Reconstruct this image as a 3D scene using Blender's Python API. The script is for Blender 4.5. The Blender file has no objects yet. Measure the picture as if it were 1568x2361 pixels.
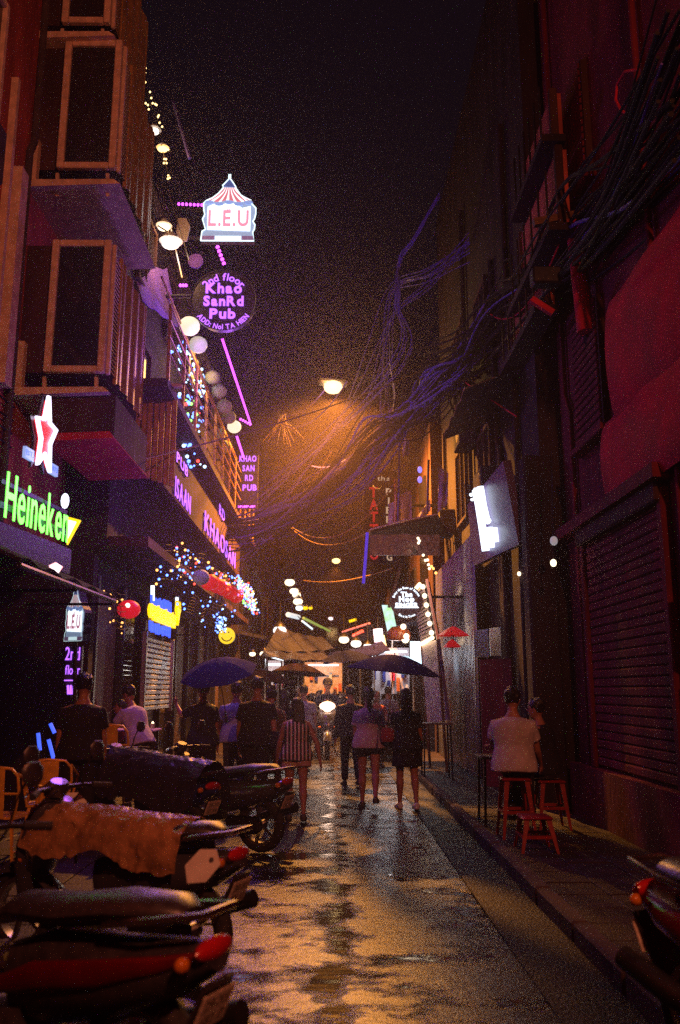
import bpy, math, random
from mathutils import Vector as V, Matrix as M, Euler
from mathutils import noise as mn
random.seed(7)
sc = bpy.context.scene
COL = sc.collection
R = math.radians

# ---------------------------------------------------------------- camera
CAMZ, FMM = 1.6, 30.0
FP = 2361 * FMM / 36.0
PITCH = math.atan(410 / FP)
YAW = math.atan(19 / FP * math.cos(PITCH))
cd = bpy.data.cameras.new('camera')
cam = bpy.data.objects.new('camera', cd)
COL.objects.link(cam)
sc.camera = cam
cd.sensor_fit = 'VERTICAL'; cd.sensor_height = 36.0; cd.sensor_width = 24.0; cd.lens = FMM
cd.clip_start = 0.05; cd.clip_end = 600
cam.location = (0, 0, CAMZ)
cam.rotation_euler = Euler((math.pi / 2 + PITCH, 0, -YAW), 'XYZ')
cd.dof.use_dof = True; cd.dof.focus_distance = 13.0; cd.dof.aperture_fstop = 1.7

# ---------------------------------------------------------------- night sky
w = bpy.data.worlds.new('World'); sc.world = w; w.use_nodes = True
nt = w.node_tree; nt.nodes.clear()
wo = nt.nodes.new('ShaderNodeOutputWorld'); bg = nt.nodes.new('ShaderNodeBackground')
bg.inputs[0].default_value = (0.52, 0.27, 0.52, 1); bg.inputs[1].default_value = 0.0085
nt.links.new(bg.outputs[0], wo.inputs[0])
sc.view_settings.view_transform = 'Standard'; sc.view_settings.look = 'None'
sc.view_settings.exposure = 0.0; sc.view_settings.gamma = 1.0
sc.view_settings.use_curve_mapping = False
sc.render.engine = 'CYCLES'
cy = sc.cycles
cy.max_bounces = 6; cy.diffuse_bounces = 3; cy.glossy_bounces = 3; cy.transmission_bounces = 4
cy.volume_bounces = 0; cy.transparent_max_bounces = 8
cy.sample_clamp_indirect = 1.0; cy.sample_clamp_direct = 2.2
cy.caustics_reflective = False; cy.caustics_refractive = False
cy.use_adaptive_sampling = False
cy.use_denoising = False   # the photograph is grainy film
try: cy.use_light_tree = True
except Exception: pass

# pixel (of the 1568 x 2361 view of the photograph) -> point on a plane of the street
_rm = cam.rotation_euler.to_matrix()
def ray(px, py):
    return _rm @ V(((px - 784) / FP, (1180.5 - py) / FP, -1.0))
def W(px, py, X=None, Y=None, Z=None):
    d = ray(px, py); o = V((0, 0, CAMZ))
    t = (X - o.x) / d.x if X is not None else (Y - o.y) / d.y if Y is not None else (Z - o.z) / d.z
    return o + d * t

# ---------------------------------------------------------------- materials
def _new(name):
    m = bpy.data.materials.new(name); m.use_nodes = True
    return m, m.node_tree, m.node_tree.nodes['Principled BSDF']
def mat(name, col, rough=0.6, metal=0.0, var=0.35, scale=6.0, bump=0.0, bscale=40.0, stretch=None, coat=0.0, sheen=0.0, rvar=0.12, trans=0.0, spec=None):
    """Painted, weathered surface: base colour broken up by noise, uneven gloss and fine relief."""
    m, t, b = _new(name)
    tc = t.nodes.new('ShaderNodeTexCoord'); mp = t.nodes.new('ShaderNodeMapping')
    if stretch: mp.inputs['Scale'].default_value = stretch
    t.links.new(tc.outputs['Object'], mp.inputs[0])
    n = t.nodes.new('ShaderNodeTexNoise'); n.inputs['Scale'].default_value = scale; n.inputs['Detail'].default_value = 6
    t.links.new(mp.outputs[0], n.inputs['Vector'])
    r = t.nodes.new('ShaderNodeValToRGB')
    a = [max(0, c * (1 - var)) for c in col]; z = [min(1, c * (1 + var * .6)) for c in col]
    r.color_ramp.elements[0].position = .3; r.color_ramp.elements[1].position = .72
    r.color_ramp.elements[0].color = (*a, 1); r.color_ramp.elements[1].color = (*z, 1)
    t.links.new(n.outputs['Fac'], r.inputs[0]); t.links.new(r.outputs[0], b.inputs['Base Color'])
    mr = t.nodes.new('ShaderNodeMapRange')
    mr.inputs['To Min'].default_value = max(.02, rough - rvar); mr.inputs['To Max'].default_value = min(1, rough + rvar)
    t.links.new(n.outputs['Fac'], mr.inputs[0]); t.links.new(mr.outputs[0], b.inputs['Roughness'])
    b.inputs['Metallic'].default_value = metal
    b.inputs['Coat Weight'].default_value = coat
    if sheen: b.inputs['Sheen Weight'].default_value = sheen
    if trans: b.inputs['Transmission Weight'].default_value = trans
    if spec is None and rough >= .55: spec = .18
    if spec is not None: b.inputs['Specular IOR Level'].default_value = spec
    if bump:
        n2 = t.nodes.new('ShaderNodeTexNoise'); n2.inputs['Scale'].default_value = bscale; n2.inputs['Detail'].default_value = 4
        t.links.new(mp.outputs[0], n2.inputs['Vector'])
        bp = t.nodes.new('ShaderNodeBump'); bp.inputs['Strength'].default_value = bump; bp.inputs['Distance'].default_value = .02
        t.links.new(n2.outputs['Fac'], bp.inputs['Height']); t.links.new(bp.outputs[0], b.inputs['Normal'])
    return m
def emis(name, col, s, base=None, light=True):
    """Something that gives off light: neon, a lamp, a lit sign."""
    m, t, b = _new(name)
    b.inputs['Base Color'].default_value = (*(base or [c * .5 for c in col]), 1)
    b.inputs['Emission Color'].default_value = (*col, 1); b.inputs['Emission Strength'].default_value = s
    b.inputs['Roughness'].default_value = .4
    if not light: m.cycles.emission_sampling = 'NONE'
    return m
def lit_noise(name, c1, c2, s, scale=5.0, stretch=None):
    """A lit panel whose print is uneven."""
    m, t, b = _new(name)
    tc = t.nodes.new('ShaderNodeTexCoord'); mp = t.nodes.new('ShaderNodeMapping')
    if stretch: mp.inputs['Scale'].default_value = stretch
    n = t.nodes.new('ShaderNodeTexNoise'); n.inputs['Scale'].default_value = scale; n.inputs['Detail'].default_value = 3
    r = t.nodes.new('ShaderNodeValToRGB')
    r.color_ramp.elements[0].position = .35; r.color_ramp.elements[1].position = .65
    r.color_ramp.elements[0].color = (*c1, 1); r.color_ramp.elements[1].color = (*c2, 1)
    t.links.new(tc.outputs['Object'], mp.inputs[0]); t.links.new(mp.outputs[0], n.inputs['Vector'])
    t.links.new(n.outputs['Fac'], r.inputs[0]); t.links.new(r.outputs[0], b.inputs['Emission Color'])
    b.inputs['Base Color'].default_value = (.4, .4, .4, 1); b.inputs['Emission Strength'].default_value = s
    return m
def translucent(name, col, tr=.5, rough=.4):
    """Thin sheet that lets light through: plastic, cloth, paper."""
    m, t, b = _new(name)
    b.inputs['Base Color'].default_value = (*col, 1); b.inputs['Roughness'].default_value = rough
    tl = t.nodes.new('ShaderNodeBsdfTranslucent'); tl.inputs[0].default_value = (*col, 1)
    mx = t.nodes.new('ShaderNodeMixShader'); mx.inputs[0].default_value = tr
    n = t.nodes.new('ShaderNodeTexNoise'); n.inputs['Scale'].default_value = 14; n.inputs['Detail'].default_value = 5
    bp = t.nodes.new('ShaderNodeBump'); bp.inputs['Strength'].default_value = .5; bp.inputs['Distance'].default_value = .03
    t.links.new(n.outputs['Fac'], bp.inputs['Height']); t.links.new(bp.outputs[0], b.inputs['Normal'])
    t.links.new(b.outputs[0], mx.inputs[1]); t.links.new(tl.outputs[0], mx.inputs[2])
    t.links.new(mx.outputs[0], t.nodes['Material Output'].inputs[0])
    return m

MT = {}
MT['red_wall'] = mat('red_plaster', (.36, .075, .055), .8, var=.5, scale=2.5, bump=.6, bscale=18, stretch=(1, 1, .35))
MT['dark_wall'] = mat('dark_plaster', (.026, .016, .021), .85, var=.6, scale=2.2, bump=.6, bscale=16, stretch=(1, 1, .3))
MT['maroon_wall'] = mat('maroon_plaster', (.13, .014, .026), .85, var=.6, scale=2.4, bump=.6, bscale=14, stretch=(1, 1, .3))
MT['brown_wall'] = mat('brown_plaster', (.06, .026, .022), .85, var=.6, scale=2.2, bump=.5, bscale=12, stretch=(1, 1, .3))
MT['trim'] = mat('cream_trim_paint', (.68, .50, .38), .55, var=.3, scale=9, bump=.2)
MT['concrete'] = mat('concrete', (.07, .05, .052), .85, var=.4, scale=5, bump=.4)
MT['black'] = mat('black_plastic', (.034, .028, .036), .38, var=.4, scale=20, bump=.1)
MT['blackmetal'] = mat('black_metal', (.03, .027, .03), .4, .6, var=.4, scale=12)
MT['rubber'] = mat('tyre_rubber', (.03, .027, .03), .75, var=.4, scale=30, bump=.3)
MT['chrome'] = mat('chrome', (.75, .72, .7), .16, 1.0, var=.15, scale=20)
MT['steel'] = mat('brushed_steel', (.5, .48, .47), .32, 1.0, var=.25, scale=8, stretch=(1, 1, .1))
MT['galv'] = mat('galvanised_sheet', (.46, .45, .48), .33, .85, var=.35, scale=3, stretch=(1, 1, .2), rvar=.15)
MT['brass'] = mat('gold_paint', (.55, .3, .06), .38, .35, var=.35, scale=7)
MT['yellow'] = mat('yellow_paint', (.8, .42, .05), .4, .1, var=.25, scale=14, bump=.15)
MT['glass'] = mat('dark_glass', (.02, .018, .022), .07, var=.2, scale=3, bump=.06, bscale=5, rvar=.03)
MT['redpaint'] = mat('red_paint', (.10, .003, .006), .25, var=.2, scale=9, coat=.6)
MT['redplastic'] = mat('red_plastic', (.26, .015, .02), .4, var=.25, scale=12)
MT['cable'] = mat('black_cable', (.010, .009, .011), .7, var=.4, scale=25)
MT['violetlit'] = mat('violet_lit_tint', (.09, .065, .40), .5, var=.4, scale=25)  # blue tint stands in for violet sign light falling on the cables
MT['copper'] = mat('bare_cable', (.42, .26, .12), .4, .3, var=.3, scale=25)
MT['white'] = mat('white_paint', (.62, .58, .54), .45, var=.15, scale=12)
MT['plate'] = mat('number_plate', (.6, .5, .42), .45, var=.25, scale=40, bump=.25, bscale=90)
MT['wood'] = mat('dark_wood', (.13, .07, .04), .55, var=.5, scale=5, stretch=(1, 8, 8))
MT['purplecloth'] = mat('violet_cloth', (.30, .16, .62), .8, var=.35, scale=8, bump=.4, bscale=22, stretch=(1, 3, .6))
MT['redcloth'] = mat('red_tarpaulin', (.46, .018, .045), .9, var=.3, scale=3, bump=.4, bscale=9)
MT['navy'] = mat('navy_nylon', (.014, .013, .105), .85, var=.3, scale=14, bump=.15, spec=.04)
MT['greycloth'] = mat('grey_canvas', (.022, .02, .036), .85, var=.4, scale=5, bump=.4)
MT['palecloth'] = mat('pale_cloth', (.5, .42, .44), .8, var=.3, scale=6, bump=.5, bscale=14)
MT['orangetarp'] = mat('orange_plastic_cover', (.36, .19, .09), .22, var=.5, scale=9, bump=.9, bscale=16, rvar=.14)
MT['darktarp'] = mat('dark_rain_cover', (.03, .025, .05), .3, var=.4, scale=6, bump=.7, bscale=10)
# lamps and neon
MT['sodium'] = emis('sodium_lens', (1, .68, .28), 170)
MT['sodium_far'] = emis('far_sodium_lens', (1, .62, .22), 12, light=False)
MT['warm'] = emis('warm_bulb', (1, .78, .5), 14, light=False)
MT['warm_small'] = emis('small_warm_bulb', (1, .68, .26), 9, light=False)
MT['whitelamp'] = emis('white_floodlight', (1, .9, .82), 16)
MT['coolwhite'] = emis('cool_white_light', (.8, .9, 1), 6, light=False)
MT['coolneon'] = emis('white_neon', (.75, .85, 1), 3.6)
MT['pinkwhite'] = emis('pinkish_white_light', (1, .75, .8), 5, light=False)
MT['green'] = emis('green_neon', (.13, 1, .06), 4.2, light=False)
MT['whiteneon'] = emis('violet_white_neon', (.80, .72, 1), 5.5, light=False)
MT['redneon'] = emis('red_neon', (1, .02, .03), .9, light=False)
MT['bluelit'] = emis('pale_blue_sign', (.35, .5, 1), .8, light=False)
MT['violet'] = emis('violet_neon', (.42, .12, 1), 2.1, light=False)
MT['violet_dim'] = emis('dim_violet_neon', (.26, .1, 1), 1.0, light=False)
MT['magenta'] = emis('magenta_led', (.75, .08, 1), 4.0, light=False)
MT['blueled'] = emis('blue_fairy_bulb', (.10, .22, 1), 7, light=False)
MT['cyanled'] = emis('pale_blue_fairy_bulb', (.45, .75, 1), 5, light=False)
MT['redled'] = emis('red_fairy_bulb', (1, .06, .04), 3.5, light=False)
MT['greenled'] = emis('green_fairy_bulb', (.3, 1, .12), 2.5, light=False)
MT['orangeled'] = emis('orange_fairy_bulb', (1, .42, .10), 3.2, light=False)
MT['yellowneon'] = emis('yellow_neon', (1, .62, .0), 1.6, light=False)
MT['blueneon'] = emis('blue_neon', (.05, .12, 1), 1.5, light=False)
MT['lantern_lit'] = emis('lit_paper', (1, .84, .6), 1.1, (.5, .55, .35), light=False)
MT['lantern_mid'] = emis('half_lit_paper', (.85, .76, .62), .5, (.45, .5, .35), light=False)
MT['lantern_dim'] = mat('unlit_paper', (.50, .62, .26), .8, var=.2, scale=10, bump=.2)
MT['redlantern'] = emis('lit_red_paper', (1, .02, .02), .42, (.7, .03, .02), light=False)
MT['redglobe'] = emis('lit_red_silk', (1, .015, .03), .55, (.6, .02, .03), light=False)
MT['greylantern'] = mat('grey_green_paper', (.42, .50, .46), .7, var=.2, scale=10)

# ---------------------------------------------------------------- mesh builder
class MB:
    def __init__(s): s.v = []; s.f = []
    def add(s, vs, fs):
        b = len(s.v); s.v += [V(p) for p in vs]; s.f += [tuple(b + i for i in f) for f in fs]; return s
    def box(s, c, size, rz=0.0, rot=None):
        x, y, z = (a / 2 for a in size)
        m = rot if rot is not None else M.Rotation(rz, 3, 'Z'); c = V(c)
        vs = [c + m @ V((sx * x, sy * y, sz * z)) for sz in (-1, 1) for sx, sy in ((-1, -1), (1, -1), (1, 1), (-1, 1))]
        return s.add(vs, [(3, 2, 1, 0), (4, 5, 6, 7), (0, 1, 5, 4), (1, 2, 6, 5), (2, 3, 7, 6), (3, 0, 4, 7)])
    def bev(s, c, size, r=.02, rz=0.0, rot=None):
        """Box with its long edges chamfered."""
        x, y, z = (a / 2 for a in size); r = min(r, x * .9, y * .9, z * .9)
        m = rot if rot is not None else M.Rotation(rz, 3, 'Z'); c = V(c)
        rings = []
        for zz, k in ((-z, r), (-z + r, 0), (z - r, 0), (z, r)):
            X, Y = x - k, y - k
            rings.append([c + m @ V(p + (zz,)) for p in ((-X, -Y + r), (-X + r, -Y), (X - r, -Y), (X, -Y + r), (X, Y - r), (X - r, Y), (-X + r, Y), (-X, Y - r))])
        return s.rings(rings, True)
    def rings(s, rings, caps=True, closed=True):
        b = len(s.v); n = len(rings[0])
        for r in rings: s.v += [V(p) for p in r]
        for i in range(len(rings) - 1):
            for j in range(n if closed else n - 1):
                k = (j + 1) % n
                s.f.append((b + i * n + j, b + i * n + k, b + (i + 1) * n + k, b + (i + 1) * n + j))
        if caps:
            s.f.append(tuple(b + j for j in reversed(range(n)))); s.f.append(tuple(b + (len(rings) - 1) * n + j for j in range(n)))
        return s
    def tube(s, pts, r, n=6, caps=True):
        pts = [V(p) for p in pts]; rs = r if isinstance(r, (list, tuple)) else [r] * len(pts)
        up = None; rings = []
        for i, p in enumerate(pts):
            t = (pts[min(i + 1, len(pts) - 1)] - pts[max(i - 1, 0)])
            if t.length < 1e-9: t = V((0, 0, 1))
            t.normalize()
            if up is None: up = V((0, 0, 1)) if abs(t.z) < .9 else V((1, 0, 0))
            a = t.cross(up)
            if a.length < 1e-4: a = t.cross(V((0, 1, .3)))
            a.normalize(); bb = a.cross(t).normalized(); up = bb
            rings.append([p + (a * math.cos(2 * math.pi * k / n) + bb * math.sin(2 * math.pi * k / n)) * rs[i] for k in range(n)])
        return s.rings(rings, caps)
    def beam(s, p, q, w, h=None): 
        p, q = V(p), V(q); h = h or w; d = q - p
        rot = d.to_track_quat('Y', 'Z').to_matrix()
        return s.box((p + q) / 2, (w, d.length, h), rot=rot)
    def loft(s, secs, side=V((1, 0, 0)), n=14):
        """secs: (centre, half width along side, half depth); elliptical rings square to the path."""
        cs = [V(c[0]) for c in secs]; rings = []
        for i, (c, a, b) in enumerate(secs):
            t = (cs[min(i + 1, len(cs) - 1)] - cs[max(i - 1, 0)]).normalized()
            sd = (side - t * side.dot(t))
            if sd.length < 1e-3: sd = t.orthogonal()
            sd.normalize(); f = t.cross(sd)
            rings.append([V(c) + sd * a * math.cos(2 * math.pi * k / n) + f * b * math.sin(2 * math.pi * k / n) for k in range(n)])
        return s.rings(rings, True)
    def lathe(s, prof, c=(0, 0, 0), n=18, axis='Z', caps=True):
        c = V(c); rings = []
        for r, z in prof:
            ring = []
            for k in range(n):
                a = 2 * math.pi * k / n; p = V((r * math.cos(a), r * math.sin(a), z))
                if axis == 'Y': p = V((p.x, p.z, p.y))
                if axis == 'X': p = V((p.z, p.x, p.y))
                ring.append(c + p)
            rings.append(ring)
        return s.rings(rings, caps)
    def ball(s, c, r, n=10, m=7, sc3=(1, 1, 1)):
        c = V(c); rings = []
        for i in range(m):
            a = -math.pi / 2 + math.pi * (i + .02 if i == 0 else i - .02 if i == m - 1 else i) / (m - 1)
            rings.append([c + V((r * sc3[0] * math.cos(a) * math.cos(2 * math.pi * k / n), r * sc3[1] * math.cos(a) * math.sin(2 * math.pi * k / n), r * sc3[2] * math.sin(a))) for k in range(n)])
        return s.rings(rings, True)
    def prism(s, poly, fr, d=.03, z0=0.0):
        """Outline poly (2D) in the sign frame fr, from depth z0 to z0 + d along its normal."""
        a = [fr @ V((x, y, z0)) for x, y in poly]; b = [fr @ V((x, y, z0 + d)) for x, y in poly]
        n = len(poly); k = len(s.v); s.v += a + b
        s.f.append(tuple(k + i for i in reversed(range(n)))); s.f.append(tuple(k + n + i for i in range(n)))
        for i in range(n):
            j = (i + 1) % n; s.f.append((k + i, k + j, k + n + j, k + n + i))
        return s
    def sheet(s, fn, nu, nv, th=.012):
        """Thick sheet from fn(u, v) -> point, offset along its own normals."""
        P = [[V(fn(i / nu, j / nv)) for j in range(nv + 1)] for i in range(nu + 1)]
        b = len(s.v); top = []; bot = []
        for i in range(nu + 1):
            for j in range(nv + 1):
                du = P[min(i + 1, nu)][j] - P[max(i - 1, 0)][j]; dv = P[i][min(j + 1, nv)] - P[i][max(j - 1, 0)]
                nrm = du.cross(dv)
                nrm = nrm.normalized() if nrm.length > 1e-9 else V((0, 0, 1))
                top.append(P[i][j] + nrm * th / 2); bot.append(P[i][j] - nrm * th / 2)
        s.v += top + bot; N = (nu + 1) * (nv + 1); ix = lambda i, j: i * (nv + 1) + j
        for i in range(nu):
            for j in range(nv):
                q = (ix(i, j), ix(i + 1, j), ix(i + 1, j + 1), ix(i, j + 1))
                s.f.append(tuple(b + a for a in q)); s.f.append(tuple(b + N + a for a in reversed(q)))
        edge = [(ix(i, 0), ix(i + 1, 0)) for i in range(nu)] + [(ix(nu, j), ix(nu, j + 1)) for j in range(nv)] + [(ix(i + 1, nv), ix(i, nv)) for i in range(nu)] + [(ix(0, j + 1), ix(0, j)) for j in range(nv)]
        for a, c in edge: s.f.append((b + c, b + a, b + N + a, b + N + c))
        return s
    def mesh(s, name, off=None):
        me = bpy.data.meshes.new(name)
        o = off or V((0, 0, 0))
        me.from_pydata([tuple(p - o) for p in s.v], [], s.f); me.update()
        return me
    def build(s, name, m, parent=None, smooth=False, world=True):
        off = V(parent.matrix_basis.translation) if (parent is not None and world) else V((0, 0, 0))
        if parent is not None and world and parent.parent is not None:
            off = off + V(parent.parent.matrix_basis.translation)
        me = s.mesh(name, off)
        o = bpy.data.objects.new(name, me); COL.objects.link(o)
        me.materials.append(MT[m] if isinstance(m, str) else m)
        if smooth: shade(me, smooth)
        if parent is not None: o.parent = parent
        return o
def shade(me, ang=True):
    me.polygons.foreach_set('use_smooth', [True] * len(me.polygons))
    try: me.set_sharp_from_angle(angle=R(42 if ang is True else ang))
    except Exception: pass

def tag(o, label=None, cat=None, group=None, kind=None):
    if label: o['label'] = label
    if cat: o['category'] = cat
    if group: o['group'] = group
    if kind: o['kind'] = kind
    return o
def thing(name, label, cat, loc=(0, 0, 0), group=None):
    o = bpy.data.objects.new(name, None); COL.objects.link(o); o.location = loc
    o.empty_display_size = .2
    return tag(o, label, cat, group)
def solo(mb, name, m, label, cat, group=None, kind=None, smooth=False):
    """A thing that is one mesh, its origin at its middle."""
    c = sum(mb.v, V()) / len(mb.v)
    me = mb.mesh(name, c); o = bpy.data.objects.new(name, me); COL.objects.link(o); o.location = c
    me.materials.append(MT[m] if isinstance(m, str) else m)
    if smooth: shade(me)
    return tag(o, label, cat, group, kind)
def struct(mb, name, m, smooth=False):
    o = mb.build(name, m, None, smooth); o['kind'] = 'structure'; return o
def copy_tree(o, loc=None, rz=None, parent=None, label=None, scale=None, group=None):
    c = o.copy(); COL.objects.link(c)
    if parent is not None: c.parent = parent
    if loc is not None: c.location = loc
    if rz is not None: c.rotation_euler = (0, 0, rz)
    if scale is not None: c.scale = (scale,) * 3
    if label: c['label'] = label
    if group: c['group'] = group
    for k in list(o.children): copy_tree(k, parent=c)
    return c
def frame(o, right, up):
    r = V(right).normalized(); u = V(up); u = (u - r * u.dot(r)).normalized(); n = r.cross(u)
    m = M((r, u, n)).transposed().to_4x4(); m.translation = V(o); return m
FACE = ((1, 0, 0), (0, 0, 1))       # a sign square to the street, read by whoever walks up it

# ---------------------------------------------------------------- lettering
_glyph = {}
def glyph(ch, bold, ext):
    k = (ch, bold, ext)
    if k not in _glyph:
        c = bpy.data.curves.new('glyph', 'FONT'); c.body = ch; c.size = 1; c.extrude = ext; c.offset = bold; c.resolution_u = 3
        o = bpy.data.objects.new('glyph', c); COL.objects.link(o)
        dg = bpy.context.evaluated_depsgraph_get(); dg.update()
        me = bpy.data.meshes.new_from_object(o.evaluated_get(dg))
        xs = [v.co.x for v in me.vertices] or [0]
        vs = [v.co.copy() for v in me.vertices]; fs = [tuple(p.vertices) for p in me.polygons]
        bpy.data.objects.remove(o); bpy.data.curves.remove(c); bpy.data.meshes.remove(me)
        _glyph[k] = (vs, fs, min(xs), max(xs))
    return _glyph[k]
def letters(txt, fr, size, m, parent, width=None, bold=.012, ext=.04, gap=.1, squash=1.0, arc=None, lift=0.0, name='letter', stroke=True, one=False):
    """Letters of txt, each its own mesh, centred on the frame fr; arc = (radius, middle angle, up) bends the line."""
    adv = []; x = 0
    for ch in txt:
        if ch == ' ': adv.append((x, None)); x += .32; continue
        g = glyph(ch, bold, ext); adv.append((x - g[2], g)); x += g[3] - g[2] + gap
    total = max(x - gap, 1e-6); kx = (width / (total * size)) if width else squash
    out = []; allmb = MB()
    for ch, (ax, g) in zip(txt, adv):
        if g is None: continue
        mb = MB(); vs = []
        for p in g[0]:
            lx = (p.x + ax - total / 2) * size * kx; ly = p.y * size
            if arc:
                rad, mid, up = arc
                cx = ((g[2] + g[3]) / 2 + ax - total / 2) * size * kx
                th = mid - up * cx / rad
                ux, uy = math.cos(th), math.sin(th)
                l2 = lx - cx
                ry = rad + up * (ly - .35 * size)
                q = V((ux * ry + up * uy * l2, uy * ry - up * ux * l2, 0))
            else: q = V((lx, ly, 0))
            q.z = (p.z + ext) * size + lift
            vs.append(fr @ q)
        (allmb if one else mb).add(vs, g[1])
        if not one: out.append(mb.build(name, m, parent))
    if one: out.append(allmb.build(name, m, parent))
    return out
def circle(r, n=28, c=(0, 0)):
    return [(c[0] + r * math.cos(2 * math.pi * k / n), c[1] + r * math.sin(2 * math.pi * k / n)) for k in range(n)]
def neon(mb, pts2, fr, r=.015, z=.03, close=False, n=6):
    pts = [fr @ V((x, y, z)) for x, y in pts2]
    if close: pts = pts + [pts[0]]
    return mb.tube(pts, r, n)
def sag(p, q, d, n=14):
    p, q = V(p), V(q)
    return [p.lerp(q, i / n) - V((0, 0, d * 4 * (i / n) * (1 - i / n))) for i in range(n + 1)]

# ================================================================ ground
def noise2(x, y, s=1.0): return mn.noise(V((x * s, y * s, 3.7)))
m, t, b = _new('wet_asphalt')
L = t.links.new; N = t.nodes.new
tc = N('ShaderNodeTexCoord')
def nz(scale, det, stretch=(1, 1, 1), rough=.55):
    mp = N('ShaderNodeMapping'); mp.inputs['Scale'].default_value = stretch; L(tc.outputs['Object'], mp.inputs[0])
    n = N('ShaderNodeTexNoise'); n.inputs['Scale'].default_value = scale; n.inputs['Detail'].default_value = det; n.inputs['Roughness'].default_value = rough
    L(mp.outputs[0], n.inputs['Vector']); return n
# film of water: gritty wet asphalt, broken by smooth standing water in the low spots and a rut
big = nz(2.3, 10, (.62, .95, 1), .66); sep = N('ShaderNodeSeparateXYZ'); L(tc.outputs['Object'], sep.inputs[0])
def mth(op, a_, b_=None, c_=None):
    n = N('ShaderNodeMath'); n.operation = op
    for i, x in enumerate((a_, b_, c_)):
        if x is None: continue
        if isinstance(x, (int, float)): n.inputs[i].default_value = x
        else: L(x, n.inputs[i])
    return n.outputs[0]
wob = nz(1.1, 4, (0, 1, 0)); dx = mth('SUBTRACT', sep.outputs[0], mth('MULTIPLY_ADD', wob.outputs['Fac'], .5, -.22))
rut = mth('POWER', 2.718, mth('MULTIPLY', mth('MULTIPLY', dx, dx), -70.0))
mk = mth('SUBTRACT', big.outputs['Fac'], mth('MULTIPLY', rut, .11))
rp = N('ShaderNodeValToRGB'); rp.color_ramp.elements[0].position = .405; rp.color_ramp.elements[1].position = .485
L(mk, rp.inputs[0]); grit = rp.outputs[0]
L(mth('MULTIPLY_ADD', grit, .20, .10), b.inputs['Roughness'])
cn = nz(9, 6); cr = N('ShaderNodeValToRGB')
cr.color_ramp.elements[0].color = (.006, .0055, .006, 1); cr.color_ramp.elements[1].color = (.022, .018, .017, 1)
L(cn.outputs['Fac'], cr.inputs[0]); L(cr.outputs[0], b.inputs['Base Color'])
g1 = nz(70, 3); g2 = nz(15, 5, (.6, 1.5, 1), .62); g3 = nz(3, 2, (.6, 1.6, 1))
b1 = N('ShaderNodeBump'); b1.inputs['Distance'].default_value = .0024; b1.inputs['Strength'].default_value = 1.0
b2 = N('ShaderNodeBump'); b2.inputs['Distance'].default_value = .0065; b2.inputs['Strength'].default_value = .9
b3 = N('ShaderNodeBump'); b3.inputs['Distance'].default_value = .014; b3.inputs['Strength'].default_value = .6
L(mth('MULTIPLY', g1.outputs['Fac'], grit), b1.inputs['Height']); L(mth('MULTIPLY', g2.outputs['Fac'], mth('MULTIPLY_ADD', grit, .85, .15)), b2.inputs['Height']); L(g3.outputs['Fac'], b3.inputs['Height'])
L(b3.outputs[0], b2.inputs['Normal']); L(b2.outputs[0], b1.inputs['Normal']); L(b1.outputs[0], b.inputs['Normal'])
b.inputs['Specular IOR Level'].default_value = .8

MT['asphalt'] = m
MT['pavement'] = mat('wet_pavement', (.032, .02, .025), .62, var=.5, scale=4, bump=.5, bscale=60, rvar=.2)
MT['ground'] = mat('bare_ground', (.05, .04, .04), .9, var=.4, scale=.5)

g = MB().sheet(lambda u, v: (-260 + 520 * u, -200 + 520 * v, -.06), 8, 8, .02); struct(g, 'ground', 'ground')
g = MB()
def roadpt(u, v):
    x = -1.6 + 3.15 * u; y = -8 + 78 * v
    return (x, y, -.012 - .035 * (2 * u - 1) ** 2 + .01 * noise2(x, y, .8))
g.sheet(roadpt, 24, 220, .03); struct(g, 'road', 'asphalt', True)
# pavements: paving slabs, kerb stones
def pavement(x0, x1, side, sl):
    base = MB().box(((x0 + x1) / 2, 31, .03), (x1 - x0, 78, .1)); p = struct(base, 'pavement', 'pavement')
    kx = x1 + .06 if side < 0 else x0 - .06
    kerb = struct(MB().box((kx, 31, .0), (.1, 78, .1)), 'kerb', 'concrete')
    me = MB().bev((0, 0, 0), (.12, .96, .16), .018).mesh('kerb_stone'); me.materials.append(MT['concrete'])
    for i in range(46):
        o = bpy.data.objects.new('kerb_stone', me); COL.objects.link(o); o.parent = kerb
        o.location = (kx + random.uniform(-.006, .006), 2.5 + i * .98, .055 + random.uniform(-.006, .006)); o.rotation_euler = (0, random.uniform(-.02, .02), random.uniform(-.008, .008))
    me = MB().bev((0, 0, 0), (.39, .39, .04), .008).mesh('paving_slab'); me.materials.append(MT['pavement'])
    nx = int((x1 - x0) / .4)
    for i in range(nx):
        for j in range(28):
            o = bpy.data.objects.new('paving_slab', me); COL.objects.link(o); o.parent = p
            o.location = ((x0 + (i + .5) * .4) if side > 0 else (x1 - (i + .5) * .4), 3 + j * .4, .085 + random.uniform(-.004, .004))
            o.rotation_euler = (random.uniform(-.012, .012), random.uniform(-.012, .012), 0)
pavement(-5.6, -1.72, -1, 0)
pavement(1.68, 3.2, 1, 0)
# gutter along the right kerb
def roadz(x): return -.012 - .035 * ((x + 1.6) / 3.15 * 2 - 1) ** 2
MT['gutter'] = mat('wet_gutter', (.011, .008, .011), .55, var=.5, scale=5, bump=.8, bscale=50, rvar=.14, spec=.15)
struct(MB().sheet(lambda u, v: (1.14 + .50 * u, -4 + 60 * v, roadz(1.14) + .02 + .01 * u), 4, 60, .012), 'road_gutter', 'gutter')

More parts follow.
